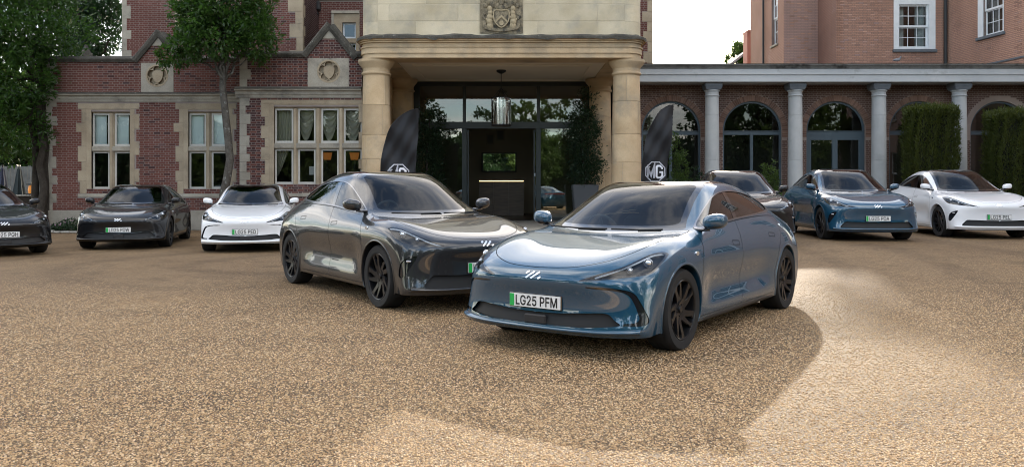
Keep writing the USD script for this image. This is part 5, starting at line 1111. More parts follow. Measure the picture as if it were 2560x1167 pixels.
# side wing right of the forecourt, seen mirrored in paint and glass
sw = T('brick_side_wing', 'pink brick side wing with white windows closing the right of the forecourt', 'building', (16, 10, 0))
SIDEBRICK = mat('side_brick', {'g': ('geometry', {}), 's': ('separate_xyz', {}), 'c': ('combine_xyz', {}), 'b': ('brick_texture', {'scale': 1.0, 'brick_width': .225, 'row_height': .075, 'mortar_size': .01, 'color1': (.30, .17, .13), 'color2': (.40, .24, .19), 'mortar': (.30, .24, .20)}), 'p': ('principled_bsdf', {'roughness': .9})},
                [('g.position', 's.vector'), ('s.y', 'c.x'), ('s.z', 'c.y'), ('c.vector', 'b.vector'), ('b.color', 'p.base_color')])
e9 = np.array([X_c, Y1, 0]) + 9.0 * np.array([wd[0], wd[1], 0]); fsw = Frame(e9, fwg.x, fwg.n); wy = [2.5, 6.5, 10.5, 14.5, 18.5]
op = [sbox(y - .7, z, y + .7, z + h) for y in wy for z, h in ((1.0, 2.4), (5.2, 2.2), (9.2, 2.0))]
pl = sbox(0, 0, 21, 14.8).difference(shapely.unary_union(op)); m = prism(pl, .35); v = m.vertices.copy(); m.vertices = np.column_stack([v[:, 0], -v[:, 2], v[:, 1]]); put(sw, 'wall', fix(fsw.mesh(fix(m))), SIDEBRICK, world=True)
for o in op:
    a, b, c, d = o.bounds; sash_light(sw, fsw, a, c, (b + d) / 2 - .03, d, .10, WHITE, .07, PANE, 2, 2); sash_light(sw, fsw, a, c, b, (b + d) / 2, .15, WHITE, .07, PANE, 2, 2); block(sw, 'sill', fsw, a - .1, c + .1, b - .12, b - .002, .08, .1, STONE, .01)
put(sw, 'room', fix(fsw.mesh(bx(.3, 20.7, -5, -.36, .02, 14.7))), ROOM, world=True); put(sw, 'end_wall', fix(fsw.mesh(bx(20.705, 21, -6, -.352, 0, 14.8))), SIDEBRICK, world=True); put(sw, 'parapet_coping', fix(fsw.mesh(bx(0, 21.1, -6, .1, 14.81, 14.95, .02))), STONE, world=True)
# pier at the gap
Yp = 44.5; x0, x1, z0, z1 = rect(1868, 76, 1881, 170, Yp); pr = T('chimney_pier', 'pinkish rendered pier at the left edge of the tall brick house', 'pier', ((x0 + x1) / 2, Yp, 0))
PR = mottled('pink_render', (.42, .19, .14), (.48, .24, .18), 2, .9, .08, 30); put(pr, 'shaft', bx(x0, x1, Yp, Yp + .8, 0, z1 - .12, .01), PR, world=True); put(pr, 'cap', bx(x0 - .0, x1 + .05, Yp - .04, Yp + .85, z1 - .119, z1, .02), PR, world=True)
x0, x1, z0, z1 = rect(1835, 135, 1868, 170, 46); lw = T('low_slate_roof', 'small grey roof slope left of the pinkish pier', 'roof', (x0, 46, 0)); put(lw, 'wall', bx(x0, x1, 46.3, 49, 0, z0 + .2), MORTAR_PINK, world=True); m = prism([(x0 - .2, z0 + .1), (x1 + .2, z1 + .2), (x1 + .2, z1 + .35), (x0 - .2, z0 + .25)], 3.0); v = m.vertices.copy(); m.vertices = np.column_stack([v[:, 0], 46.1 + v[:, 2], v[:, 1]]); put(lw, 'slates', fix(m), mottled('slate_grey', (.22, .22, .22), (.30, .30, .30), 3, .8, .2), world=True)
# pigeon
def pigeon():
    x, y, z = wpt(2243, 159, YE + .05); t = T('pigeon', 'grey pigeon standing on the arcade parapet under the sash window', 'bird', (x, y, zpt))
    pts = [(-.16, 0, .13, .012), (-.09, 0, .135, .035), (-.02, 0, .15, .058), (.05, 0, .165, .06), (.09, 0, .19, .045), (.12, 0, .235, .028), (.135, 0, .265, .030), (.165, 0, .265, .014)]
    p = np.array(pts); b = tube(np.column_stack([p[:, 0], p[:, 1], p[:, 2]]), p[:, 3], 12); put(t, 'body', b, plain('pigeon_grey', (.12, .125, .14), .6), True)
    for s in (-1, 1):
        put(t, 'leg', tube([(.01, s * .02, .11), (.015, s * .02, .0)], .004, 5), plain('pigeon_leg', (.3, .1, .08), .6)); w = trimesh.creation.icosphere(subdivisions=2); w.vertices = w.vertices * [.10, .012, .045] + [-.03, s * .055, .155]; put(t, 'wing', w, plain('pigeon_wing', (.20, .21, .23), .6), True)
    put(t, 'beak', tube([(.165, 0, .263), (.19, 0, .255)], [.007, .002], 6), IRON)
pigeon()
# ------------------------------------------------------------------ feather banners
BANNER = mat('banner_cloth', {'g': ('geometry', {}), 'p': ('principled_bsdf', {'base_color': (.012, .012, .015), 'roughness': .55, 'sheen_weight': .3}), 't': ('translucent_bsdf', {'color': (.02, .018, .018)}), 'm': ('mix_closure', {'fac': .15})}, [('p.BSDF', 'm.closure1'), ('t.BSDF', 'm.closure2')], surface='m.closure')
BWHITE = plain('banner_white', (.74, .74, .78), .6)
def mg_logo():
    r = 1.0; octo = Polygon([(r * math.cos(PI / 8 + k * PI / 4), r * math.sin(PI / 8 + k * PI / 4)) for k in range(8)])
    ring = octo.difference(octo.buffer(-.10, join_style=2)); ring2 = octo.buffer(-.17, join_style=2).difference(octo.buffer(-.21, join_style=2))
    st = lambda pts, w=.075: shapely.LineString(pts).buffer(w, cap_style=2, join_style=2)
    M = st([(-.66, -.52), (-.66, .28), (-.36, -.36), (-.10, .52), (-.10, -.62)], .085).union(st([(-.66, .30), (-.50, .48)], .05))
    G = st([(.62, .22), (.62, .34), (.44, .52), (.18, .52), (.12, .42), (.12, -.44), (.22, -.56), (.48, -.56), (.64, -.40), (.64, -.06), (.36, -.06)], .085)
    return ring.union(M).union(G)
LOGO = mg_logo()
def banner(label, Y, out_px, logo, lr, seed):
    """out_px: outline in photo pixels, clockwise from the pole foot."""
    P = smooth_line(out_px['curve'], False, 6); P = np.vstack([P, out_px['free']]); x = WX(P[:, 0], Y); z = WZ(P[:, 1], Y)
    t = T('feather_banner', label, 'banner', (x[0], Y, 0), group=None)
    poly = Polygon(np.column_stack([x, z])).buffer(0)
    v, f = trimesh.creation.triangulate_polygon(poly.segmentize(.12) if hasattr(poly, 'segmentize') else poly, engine='earcut')
    m = trimesh.Trimesh(np.column_stack([v, np.zeros(len(v))]), f, process=False)
    for _ in range(3): m = m.subdivide_to_size(.14, max_iter=8) if _ == 0 else m
    wob = lambda X, Z: .045 * np.sin((X * 1.0 + Z * .9) * 5.5 + seed) + .014 * np.sin((X * 2.1 - Z * 1.2) * 9 + seed) + .07 * (meshkit.fbm(np.column_stack([X * 2.2, Z * 1.1, np.full_like(X, seed)]), 3) - .5) * 2
    V = np.column_stack([m.vertices[:, 0], Y + wob(m.vertices[:, 0], m.vertices[:, 1]), m.vertices[:, 1]])
    put(t, 'cloth', trimesh.Trimesh(V, m.faces, process=False), BANNER, True, world=True)
    k = len(P) - len(out_px['free']); pole = np.column_stack([x[:k] - .01, Y + wob(x[:k], z[:k]), z[:k]]); pole = np.vstack([[pole[0][0] - .02, Y, .12], pole])
    put(t, 'pole', tube(pole, np.linspace(.016, .006, len(pole)), 8), IRON, world=True)
    cx, cz = WX(logo[0], Y), WZ(logo[1], Y); r = lr / FPX * Y; lg = shapely.affinity.scale(LOGO, r, r, origin=(0, 0)); parts = []
    for nm, g in (('logo_ring', max(lg.geoms, key=lambda q: Polygon(q.exterior).area)), ('logo_letters', shapely.unary_union([q for q in lg.geoms if q is not max(lg.geoms, key=lambda q: Polygon(q.exterior).area)]))):
        mm = prism(g, .004).subdivide_to_size(.08, max_iter=8) if False else prism(g, .004); mm = mm.subdivide()
        X = cx + mm.vertices[:, 0]; Z = cz + mm.vertices[:, 1]; mm.vertices = np.column_stack([X, Y + wob(X, Z) - .006 - mm.vertices[:, 2], Z]); mm.faces = mm.faces[:, ::-1]; put(t, nm, mm, BWHITE, world=True)
    b = put(t, 'cross_base', cat(bx(x[0] - .45, x[0] + .45, Y - .02, Y + .02, 0, .035), bx(x[0] - .02, x[0] + .02, Y - .45, Y + .45, .0352, .065), tube([(x[0] - .02, Y, .03), (x[0] - .02, Y, .3)], .022, 8)), IRON, world=True)
banner('black feather banner with white octagon logo, left of the entrance behind the grey car', 22.5, {'curve': [(950, 575), (952, 440), (958, 380), (972, 330), (995, 296), (1022, 278), (1046, 273)], 'free': [(1047, 285), (1044, 350), (1038, 440), (1032, 520)]}, (996, 437), 29, 1.3)
banner('black feather banner with full white octagon logo, right of the porch columns', 22.5, {'curve': [(1600, 575), (1604, 455), (1609, 390), (1622, 330), (1645, 285), (1668, 266), (1684, 262)], 'free': [(1684, 275), (1679, 350), (1668, 420), (1662, 470), (1655, 530)]}, (1638, 429), 27, 4.1)

# ------------------------------------------------------------------ foliage
def leaf_mat(name, c1, c2, c3, trans=.35, rough=.38):
    return mat(name, {'g': ('geometry', {}), 'r': ('rgb_ramp', {'ramp': [(0, c1), (.55, c2), (.9, c2), (1, c3)]}), 'p': ('principled_bsdf', {'roughness': rough, 'specular_ior_level': .5}), 't': ('translucent_bsdf', {}), 'h': ('hsv', {'saturation': 1.15, 'value': 2.1}), 'm': ('mix_closure', {'fac': trans})},
               [('g.random_per_island', 'r.fac'), ('r.color', 'p.base_color'), ('r.color', 'h.color'), ('h.color', 't.color'), ('p.BSDF', 'm.closure1'), ('t.BSDF', 'm.closure2')], surface='m.closure')
MAGNOLIA = leaf_mat('magnolia_leaf', (.040, .080, .020), (.125, .175, .040), (.42, .32, .085), .44, .22)
YEW = leaf_mat('yew_leaf', (.06, .078, .016), (.19, .21, .04), (.38, .36, .08), .35, .6)
SHRUB = leaf_mat('shrub_leaf', (.018, .040, .015), (.048, .090, .028), (.10, .15, .05), .28, .42)
FRESH = leaf_mat('fresh_leaf', (.065, .105, .028), (.135, .18, .05), (.24, .25, .08), .42, .5)
BARK = mottled('bark', (.045, .038, .030), (.11, .10, .085), 6, .95, .35, 30, .8, .012, c3=(.20, .20, .18), spot=5, cover=(.58, .66)); DARKBARK = mottled('bark_dark', (.03, .024, .018), (.06, .05, .04), 6, .95, .3, 30, .8, .012)
def leaves(C, N, L, Wd, rg, fold=.25, droop=.35):
    """Leaf blades (4 triangles each) at points C, pointing roughly along N."""
    n = len(C); d = N + rg.normal(0, .55, (n, 3)); d[:, 2] -= droop * rg.random(n); d /= np.linalg.norm(d, axis=1, keepdims=True)
    s = np.cross(d, rg.normal(0, 1, (n, 3)) * .6 + [0, 0, 1]); s /= np.maximum(np.linalg.norm(s, axis=1, keepdims=True), 1e-6); u = np.cross(s, d)
    L = L * rg.uniform(.6, 1.25, n)[:, None]; w = Wd * rg.uniform(.7, 1.2, n)[:, None]
    V = np.stack([C, C + d * L * .45 + s * w + u * w * fold, C + d * L, C + d * L * .45 - s * w + u * w * fold, C + d * L * .5], 1).reshape(-1, 3)
    F = np.array([(0, 1, 4), (1, 2, 4), (2, 3, 4), (3, 0, 4)])[None] + 5 * np.arange(n)[:, None, None]
    return V, F.reshape(-1, 3)
def crown_points(blobs, n, rg, shell=.75, clump=26):
    """Points in clumps spread through the blobs' volumes (cx, cy, cz, rx, ry, rz), denser towards the outside."""
    b = np.array(blobs, float); w = b[:, 3] * b[:, 4] * b[:, 5]; k = rg.choice(len(b), max(1, n // clump), p=w / w.sum())
    d = rg.normal(0, 1, (len(k), 3)); d /= np.linalg.norm(d, axis=1, keepdims=True); r = (shell + (1 - shell) * rg.random(len(k)) ** .5) * rg.uniform(.82, 1.12, len(k))
    c = b[k, :3] + d * r[:, None] * b[k, 3:]
    p = np.repeat(c, clump, 0) + rg.normal(0, .16, (len(c) * clump, 3)) * np.minimum(b[k, 3:].mean(1), 1.2).repeat(clump)[:, None]; N = np.repeat(d, clump, 0) * .8 + rg.normal(0, .35, (len(p), 3)); N[:, 2] += .35
    return p, N
def limb(a, b, r0, r1, rg, wig=.06, n=7):
    t = np.linspace(0, 1, n)[:, None]; P = np.array(a) + (np.array(b) - np.array(a)) * t; Ln = np.linalg.norm(np.array(b) - a); P[1:-1] += rg.normal(0, wig * Ln * .35, (n - 2, 3)); return tube(P, np.linspace(r0, r1, n), 9)
def tree(name, label, base, trunk_to, r, blobs, nleaf, L, Wd, lm, bm, seed, limbs=7, shell=.72, group=None, lr=.34, ls=.86):
    rg = np.random.default_rng(seed); base = np.array(base, float); t = T(name, label, 'tree', base, 0, group)
    top = np.array(trunk_to, float); put(t, 'trunk', limb(base, top, r, r * .72, rg, .03, 10), bm, True, world=True)
    for k in range(limbs):
        b = blobs[k % len(blobs)]; e = np.array(b[:3]) + rg.normal(0, .35, 3) * np.array(b[3:]); s = base + (top - base) * rg.uniform(ls, 1.0); put(t, 'limb', limb(s, e, r * lr, r * .08, rg, .12), bm, True, world=True)
    p, N = crown_points(blobs, nleaf, rg, shell); V, F = leaves(p, N, L, Wd, rg); put(t, 'crown', (t.to_local(V), F), lm, kind='stuff', normals=None)
    return t
# magnolia in front of the left bay
YM = 24.6; Xm = lambda px: WX(px, YM); Zm = lambda py: WZ(py, YM)
def blobs_px(L, Y, dy): return [(WX(a, Y), Y + o, WZ(b, Y), ra / FPX * Y, dy * rb / FPX * Y, rb / FPX * Y) for a, b, ra, rb, o in L]
tree('magnolia_tree', 'magnolia with slim bare trunk and rounded glossy crown before the left bay', (Xm(568), YM, 0), (Xm(560), YM, Zm(165)), .135,
     blobs_px([(560, 10, 95, 80, 0), (505, 65, 70, 62, .4), (625, 75, 62, 62, .2), (560, 85, 85, 60, -.5), (445, 130, 50, 42, .1), (500, 120, 58, 40, -.3), (640, 110, 40, 45, 0), (470, 20, 40, 60, .4), (640, 10, 45, 50, .3), (560, -70, 90, 70, 0), (430, 150, 32, 24, -.3)], YM, 1.0), 15000, .19, .036, MAGNOLIA, BARK, 61, 10, .62)
# big evergreen at the left edge
YL = 26.0
tree('evergreen_tree', 'large dark glossy evergreen filling the left edge beside the brick bay', (WX(96, YL), YL + .6, 0), (WX(80, YL), YL + .6, WZ(200, YL)), .17,
     blobs_px([(40, 60, 110, 90, 0), (120, 60, 90, 75, .5), (30, 190, 105, 90, .2), (78, 200, 52, 75, -.2), (20, 320, 90, 80, .2), (48, 330, 44, 52, -.4), (-60, 100, 90, 110, 0), (-60, 280, 90, 120, 0), (60, -50, 130, 80, 0), (85, 110, 60, 55, -.6), (60, 275, 38, 36, -.6)], YL, 1.0), 24000, .20, .038, MAGNOLIA, DARKBARK, 62, 10, .62)
tree('evergreen_tree', 'second evergreen behind the left bay parapet, left of the tall house', (WX(225, 34), 34, 0), (WX(225, 34), 34, WZ(150, 34)), .3,
     blobs_px([(225, 60, 80, 70, 0), (175, 85, 55, 60, 0), (270, 100, 45, 45, -.5), (230, -20, 75, 70, 0), (160, 20, 60, 60, 0), (200, 150, 70, 40, -1), (265, 40, 40, 45, 0)], 34, 1.0), 11000, .22, .045, SHRUB, DARKBARK, 63, 6, .6)
for k, (px, Yb, py, lab) in enumerate(((-40, 38, 250, 'shaded tree mass low behind the left evergreen'), (60, 40, 230, 'dim tree behind the closed parasols'), (150, 42, 260, 'dim tree far behind the leaning trunks'))):
    tree('background_tree', lab, (WX(px, Yb), Yb, 0), (WX(px, Yb), Yb, 4), .2, blobs_px([(px, py, 70, 70, 0), (px - 30, py + 90, 80, 70, 0), (px + 30, py + 110, 80, 60, -1), (px, py + 180, 90, 45, 0)], Yb, 1.0), 6000, .32, .10, [SHRUB, FRESH, SHRUB][k], DARKBARK, 160 + k, 3, .4)
rg = np.random.default_rng(5); tk = T('leaning_trunk', 'twin bare trunks leaning together left of the stone quoins', 'tree', (WX(100, 26.2), 26.2, 0))
put(tk, 'trunk', limb((WX(112, 26.2), 26.2, 0), (WX(92, 26.2), 26.3, 4.2), .14, .10, rg, .04), DARKBARK, True, world=True); put(tk, 'trunk', limb((WX(96, 26.4), 26.5, 0), (WX(72, 26.4), 26.5, 4.4), .13, .09, rg, .04), DARKBARK, True, world=True)
# gap tree
tree('distant_tree', 'small sunlit tree top showing above the arcade in the gap of sky', (WX(1842, 52), 52, 0), (WX(1842, 52), 52, WZ(160, 52)), .2, blobs_px([(1848, 128, 16, 18, 0), (1830, 150, 15, 10, 0), (1862, 140, 14, 22, 0)], 52, 1.0), 2600, .22, .06, FRESH, DARKBARK, 64, 3, .5)
tree('tall_tree', 'tall tree far behind the brick tower house, its top above the photo edge', (22.6, 70, 0), (22.2, 70, 19.0), .4, [(19.9, 70, 21.6, 1.9, 1.8, 3.0), (21.0, 70, 20.6, 1.9, 1.8, 2.2), (20.6, 70.3, 24.2, 1.8, 1.6, 2.0), (22.6, 70, 22.0, 2.0, 1.8, 2.8), (24, 70, 21, 2, 1.8, 2.4)], 7600, .30, .10, FRESH, DARKBARK, 65, 5, .3)
# clipped yew columns
def yew(label, px0, px1, py0, Y, seed):
    rg = np.random.default_rng(seed); x0, x1 = WX(px0, Y), WX(px1, Y); zt = WZ(py0, Y); cx = (x0 + x1) / 2; r = (x1 - x0) / 2; t = T('clipped_yew', label, 'hedge', (cx, Y, 0), group=None)
    n = 22000; a = rg.uniform(0, 2 * PI, n); z = rg.uniform(0, zt, n); q = (np.abs(np.cos(a)) ** 4 + np.abs(np.sin(a)) ** 4) ** -.25
    flute = .10 * np.sin(a * 13 + 2.2 * np.sin(z * .9) + 1.5 * meshkit.noise(np.column_stack([a * 3, z * .6, np.zeros(n)]), seed)); lump = (meshkit.fbm(np.column_stack([np.cos(a) * 2, np.sin(a) * 2, z * .55]) * 1.6, 4, seed) - .5)
    rr_ = r * (.73 + flute + .28 * lump) * q * (.78 + .22 * np.minimum(1, (zt - z) / .5 + .45)) * (.90 + .10 * np.minimum(z / 1.2, 1)); P = np.column_stack([cx + rr_ * np.cos(a), Y + rr_ * np.sin(a), z + .12 * lump])
    m = 3500; ta = rg.uniform(0, 2 * PI, m); tr = np.sqrt(rg.random(m)) * r * .95; PT = np.column_stack([cx + tr * np.cos(ta), Y + tr * np.sin(ta), zt - .05 + rg.normal(0, .08, m) - .1 * (tr / r) ** 4])
    P = np.vstack([P, PT]); N = np.vstack([np.column_stack([np.cos(a) * .45, np.sin(a) * .45, np.full(n, 1.0)]), np.column_stack([rg.normal(0, .5, (m, 2)), np.ones(m)])]); V, F = leaves(P, N, .17, .016, rg, .2, 0); put(t, 'foliage', (t.to_local(V), F), YEW, kind='stuff')
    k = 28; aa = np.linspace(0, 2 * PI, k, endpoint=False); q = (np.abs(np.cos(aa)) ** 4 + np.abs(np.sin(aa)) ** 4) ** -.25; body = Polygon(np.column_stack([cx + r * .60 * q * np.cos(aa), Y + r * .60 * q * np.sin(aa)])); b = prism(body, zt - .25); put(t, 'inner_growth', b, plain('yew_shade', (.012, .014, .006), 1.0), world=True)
yew('clipped yew column standing before the fourth arch, whole in view', 2260, 2393, 274, 28.6, 71)
yew('clipped yew column cut by the right edge of the photo', 2464, 2608, 284, 28.2, 72)
# porch shrubs in planters
def planter_shrub(label, px, w, py0, py1, pyb, Y, seed, nl=6500):
    x = WX(px, Y); z1, z0 = WZ(py0, Y), WZ(py1, Y); r = w / 2 / FPX * Y; rg = np.random.default_rng(seed); t = T('planter_shrub', label, 'shrub', (x, Y, .14))
    blobs = [(x + rg.uniform(-.25, .25) * r, Y + rg.uniform(-.2, .2) * r, z0 + (z1 - z0) * f, r * s, r * s, (z1 - z0) * .16) for f, s in ((.1, .85), (.25, 1.0), (.42, .95), (.58, .95), (.74, .85), (.90, .55))]
    put(t, 'stem', limb((x, Y, .6), (x, Y, z1 - .4), .05, .02, rg), DARKBARK, True, world=True); p, N = crown_points(blobs, nl, rg, .5, 16); V, F = leaves(p, N, .12, .022, rg); put(t, 'foliage', (t.to_local(V), F), SHRUB, kind='stuff')
    zp = WZ(pyb, Y); pl = T('square_planter', 'grey square planter under the tall shrub ' + ('right' if px > 1250 else 'left') + ' of the glass entrance', 'planter', (x, Y, .14)); a, b = .46, .36; m = bx(x - a, x + a, Y - a, Y + a, .14, zp, .015); v = m.vertices; k = np.where(v[:, 2] < .5, b / a, 1.0); m.vertices = np.column_stack([x + (v[:, 0] - x) * k, Y + (v[:, 1] - Y) * k, v[:, 2]]); put(pl, 'tub', m, plain('planter_grey', (.075, .08, .085), .55), world=True); put(pl, 'soil', bx(x - a + .05, x + a - .05, Y - a + .05, Y + a - .05, zp + .001, zp + .02), DARKBARK, world=True)
planter_shrub('tall dark shrub right of the glass entrance before the porch column', 1462, 84, 236, 465, 462, 29.0, 81)
planter_shrub('tall dark shrub left of the glass entrance behind the banner', 1072, 76, 258, 475, 470, 29.0, 82, 5000)
def bush(label, px, py0, Y, r, seed, n=2600, m=FRESH):
    rg = np.random.default_rng(seed); x = WX(px, Y); zt = WZ(py0, Y); t = T('green_bush', label, 'shrub', (x, Y, 0)); bl = [(x + rg.uniform(-.4, .4) * r, Y + rg.uniform(-.3, .3) * r, zt * f, r * s, r * s, zt * .2) for f, s in ((.2, .9), (.45, 1), (.7, .8), (.88, .5))]
    p, N = crown_points(bl, n, rg, .5, 14); V, F = leaves(p, N, .11, .024, rg); put(t, 'stem', limb((x, Y, 0), (x, Y, zt * .7), .03, .01, rg), DARKBARK, True, world=True); put(t, 'foliage', (t.to_local(V), F), m, kind='stuff')
bush('leafy green bush beside the right banner in front of the first arch', 1692, 352, 28.8, .42, 91); bush('low green bush under the second arch behind the black car', 1932, 415, 28.8, .5, 92); bush('second low bush right of the right banner under the first arch', 1730, 425, 28.9, .4, 93, 1500, SHRUB)

# ------------------------------------------------------------------ flower bed at the left bay
rg = np.random.default_rng(17); bed = T('bed_planting', 'low dark green planting with small pink flowers along the plinth', 'plants', (-15.5, 25.7, 0), kind='stuff')
n = 9000; P = np.column_stack([rg.uniform(-17.2, -10.9, n), rg.uniform(25.05, 26.35, n), np.zeros(n)]); hgt = .34 * (meshkit.fbm(P * [1.6, 1.6, 1], 3, 4) * 1.5); P[:, 2] = rg.random(n) ** .5 * hgt
V, F = leaves(P, np.column_stack([rg.normal(0, .5, (n, 2)), np.ones(n)]), .075, .018, rg, .2, 0); put(bed, 'ground_leaves', (bed.to_local(V), F), SHRUB)
k = 150; j = rg.integers(0, n, k); Pf = P[j].copy(); Pf[:, 2] = hgt[j] + .02; V, F = leaves(np.repeat(Pf, 4, 0), np.tile([[1, 0, .6], [-1, 0, .6], [0, 1, .6], [0, -1, .6]], (k, 1)).astype(float), .035, .014, rg); put(bed, 'pink_flowers', (bed.to_local(V), F), plain('pink_petal', (.50, .30, .42), .7)); put(bed, 'soil', bx(-17.3, -10.85, 24.95, 26.42, 0, .035), DARKBARK, world=True)
EDGE = mottled('edging_stone', (.26, .25, .22), (.38, .36, .32), 4, .9, .2, 40, .5, .006)
x = -17.2; i = 0
edging = T('edging_stones', 'row of pale rough stones edging the flower bed', 'edging', (-15, 24.9, 0))
while x < -11:
    w = rg.uniform(.22, .42); b = bx(x, x + w - .02, 24.86 + rg.uniform(-.02, .02), 25.0, 0, rg.uniform(.05, .09), .02); put(edging, 'stone', b, EDGE, world=True); x += w
# garden edge at far left
gf = T('garden_fence', 'weathered grey board fence in the shade at the far left', 'fence', (WX(30, 36), 36, 0)); WD = mottled('grey_boards', (.12, .12, .12), (.20, .20, .19), 3, .9, .2, 30)
for k in range(22): xx = WX(-40, 36) + k * .15; put(gf, 'board', bx(xx, xx + .14, 36 + (k % 3) * .004, 36.025 + (k % 3) * .004, 0, 2.35 + rg.uniform(-.02, .02), .004), WD, world=True)
for k, (px, lab) in enumerate(((48, 'closed dark green parasol standing by the board fence'), (6, 'closed navy parasol at the left edge of the picture'))):
    xx = WX(px, 32); z1 = WZ(418, 32); p = T('closed_parasol', lab, 'parasol', (xx, 32, 0)); put(p, 'pole', tube([(xx, 32, 0), (xx, 32, z1 + .1)], .025, 8), IRON, world=True); m = lathe([(.02, z1), (.07, z1 - .1), (.16, z1 - .7), (.26, z1 - 1.25), (.18, z1 - 1.3), (.03, z1 - 1.28)], 20, at=(xx, 32, 0)); a = np.arctan2(m.vertices[:, 1] - 32, m.vertices[:, 0] - xx); s = 1 + .18 * np.sin(a * 8); m.vertices = np.column_stack([xx + (m.vertices[:, 0] - xx) * s, 32 + (m.vertices[:, 1] - 32) * s, m.vertices[:, 2]]); put(p, 'canopy', m, plain('parasol_%d' % k, ((.012, .022, .024), (.02, .025, .05))[k], .8), 40, world=True); put(p, 'foot', lathe([(0, 0), (.3, 0), (.3, .05), (.05, .1), (0, .1)], 20, at=(xx, 32, 0)), IRON, world=True)
gw = T('garden_wall', 'low dark garden wall with pale coping at the far left under the trees', 'wall', (WX(50, 30), 30, 0)); z1 = WZ(487, 30); put(gw, 'wall_face', bx(-25, WX(116, 30), 30, 30.3, 0, z1 - .06), DARKBARK, world=True)
for k in range(9): xx = WX(116, 30) - (k + 1) * .6; put(gw, 'coping_stone', bx(xx + .004, xx + .596, 29.95, 30.35, z1 - .058, z1, .01), EDGE, world=True)
lp = T('garden_lantern', 'small glowing orange garden lantern on the low wall at the far left', 'lantern', (WX(78, 30.1), 30.1, z1)); put(lp, 'glow', lathe([(0, .05), (.09, .05), (.11, .2), (.08, .34), (0, .36)], 16), plain('lantern_glow', (.6, .25, .05), .5, emis=(1.0, .35, .06), es=.12), True); put(lp, 'frame', cat(bx(-.13, .13, -.13, .13, 0, .045), bx(-.12, .12, -.12, .12, .37, .41)), IRON)

# ------------------------------------------------------------------ trees in the grounds behind the camera, seen in glass and paint
def back_tree(x, y, h, w, seed, label):
    rg = np.random.default_rng(seed); bl = [(x + rg.uniform(-.5, .5) * w, y + rg.uniform(-.4, .4) * w, h * f, w * s, w * s, h * .17) for f, s in ((.32, .85), (.45, 1.0), (.6, .9), (.75, .7), (.9, .4))]
    return tree('garden_tree', label, (x, y, 0), (x, y, h * .5), h * .022, bl, 13000, .42, .14, [SHRUB, FRESH][seed % 3 == 0], DARKBARK, seed, 4, .5)
for k, (x, y, h, w) in enumerate(((-30, -16, 16, 5.5), (-21, -24, 13, 5), (-12, -28, 14, 5), (-4, -33, 9.5, 4), (3, -30, 12, 4.0), (12, -27, 13, 5), (21, -24, 19, 6), (31, -14, 17, 6), (38, 2, 14, 6), (-38, 0, 15, 6), (29, -30, 21, 7), (-27, 6, 8, 3.5), (-33, 14, 10, 4), (-24, -4, 7, 3))):
    back_tree(x, y, h, w, 200 + k, ['tall spreading', 'round', 'bushy', 'low', 'upright', 'loose', 'broad', 'dense', 'wide', 'old leafy', 'great tall', 'small', 'young', 'little'][k] + ' garden tree standing in the grounds behind the photographer')
hd = T('garden_hedge', 'long green hedge closing the grounds behind the photographer', 'hedge', (0, -38, 0), kind='stuff'); rg = np.random.default_rng(9); n = 26000; P = np.column_stack([rg.uniform(-60, 60, n), rg.uniform(-41, -38, n), rg.random(n) ** .6 * 7.0]); V, F = leaves(P, rg.normal(0, 1, (n, 3)), .7, .26, rg); put(hd, 'foliage', (hd.to_local(V), F), SHRUB); put(hd, 'inner_growth', bx(-60, 60, -42, -39.5, 0, 6.2), plain('yew_shade', (.012, .014, .006), 1.0), world=True)

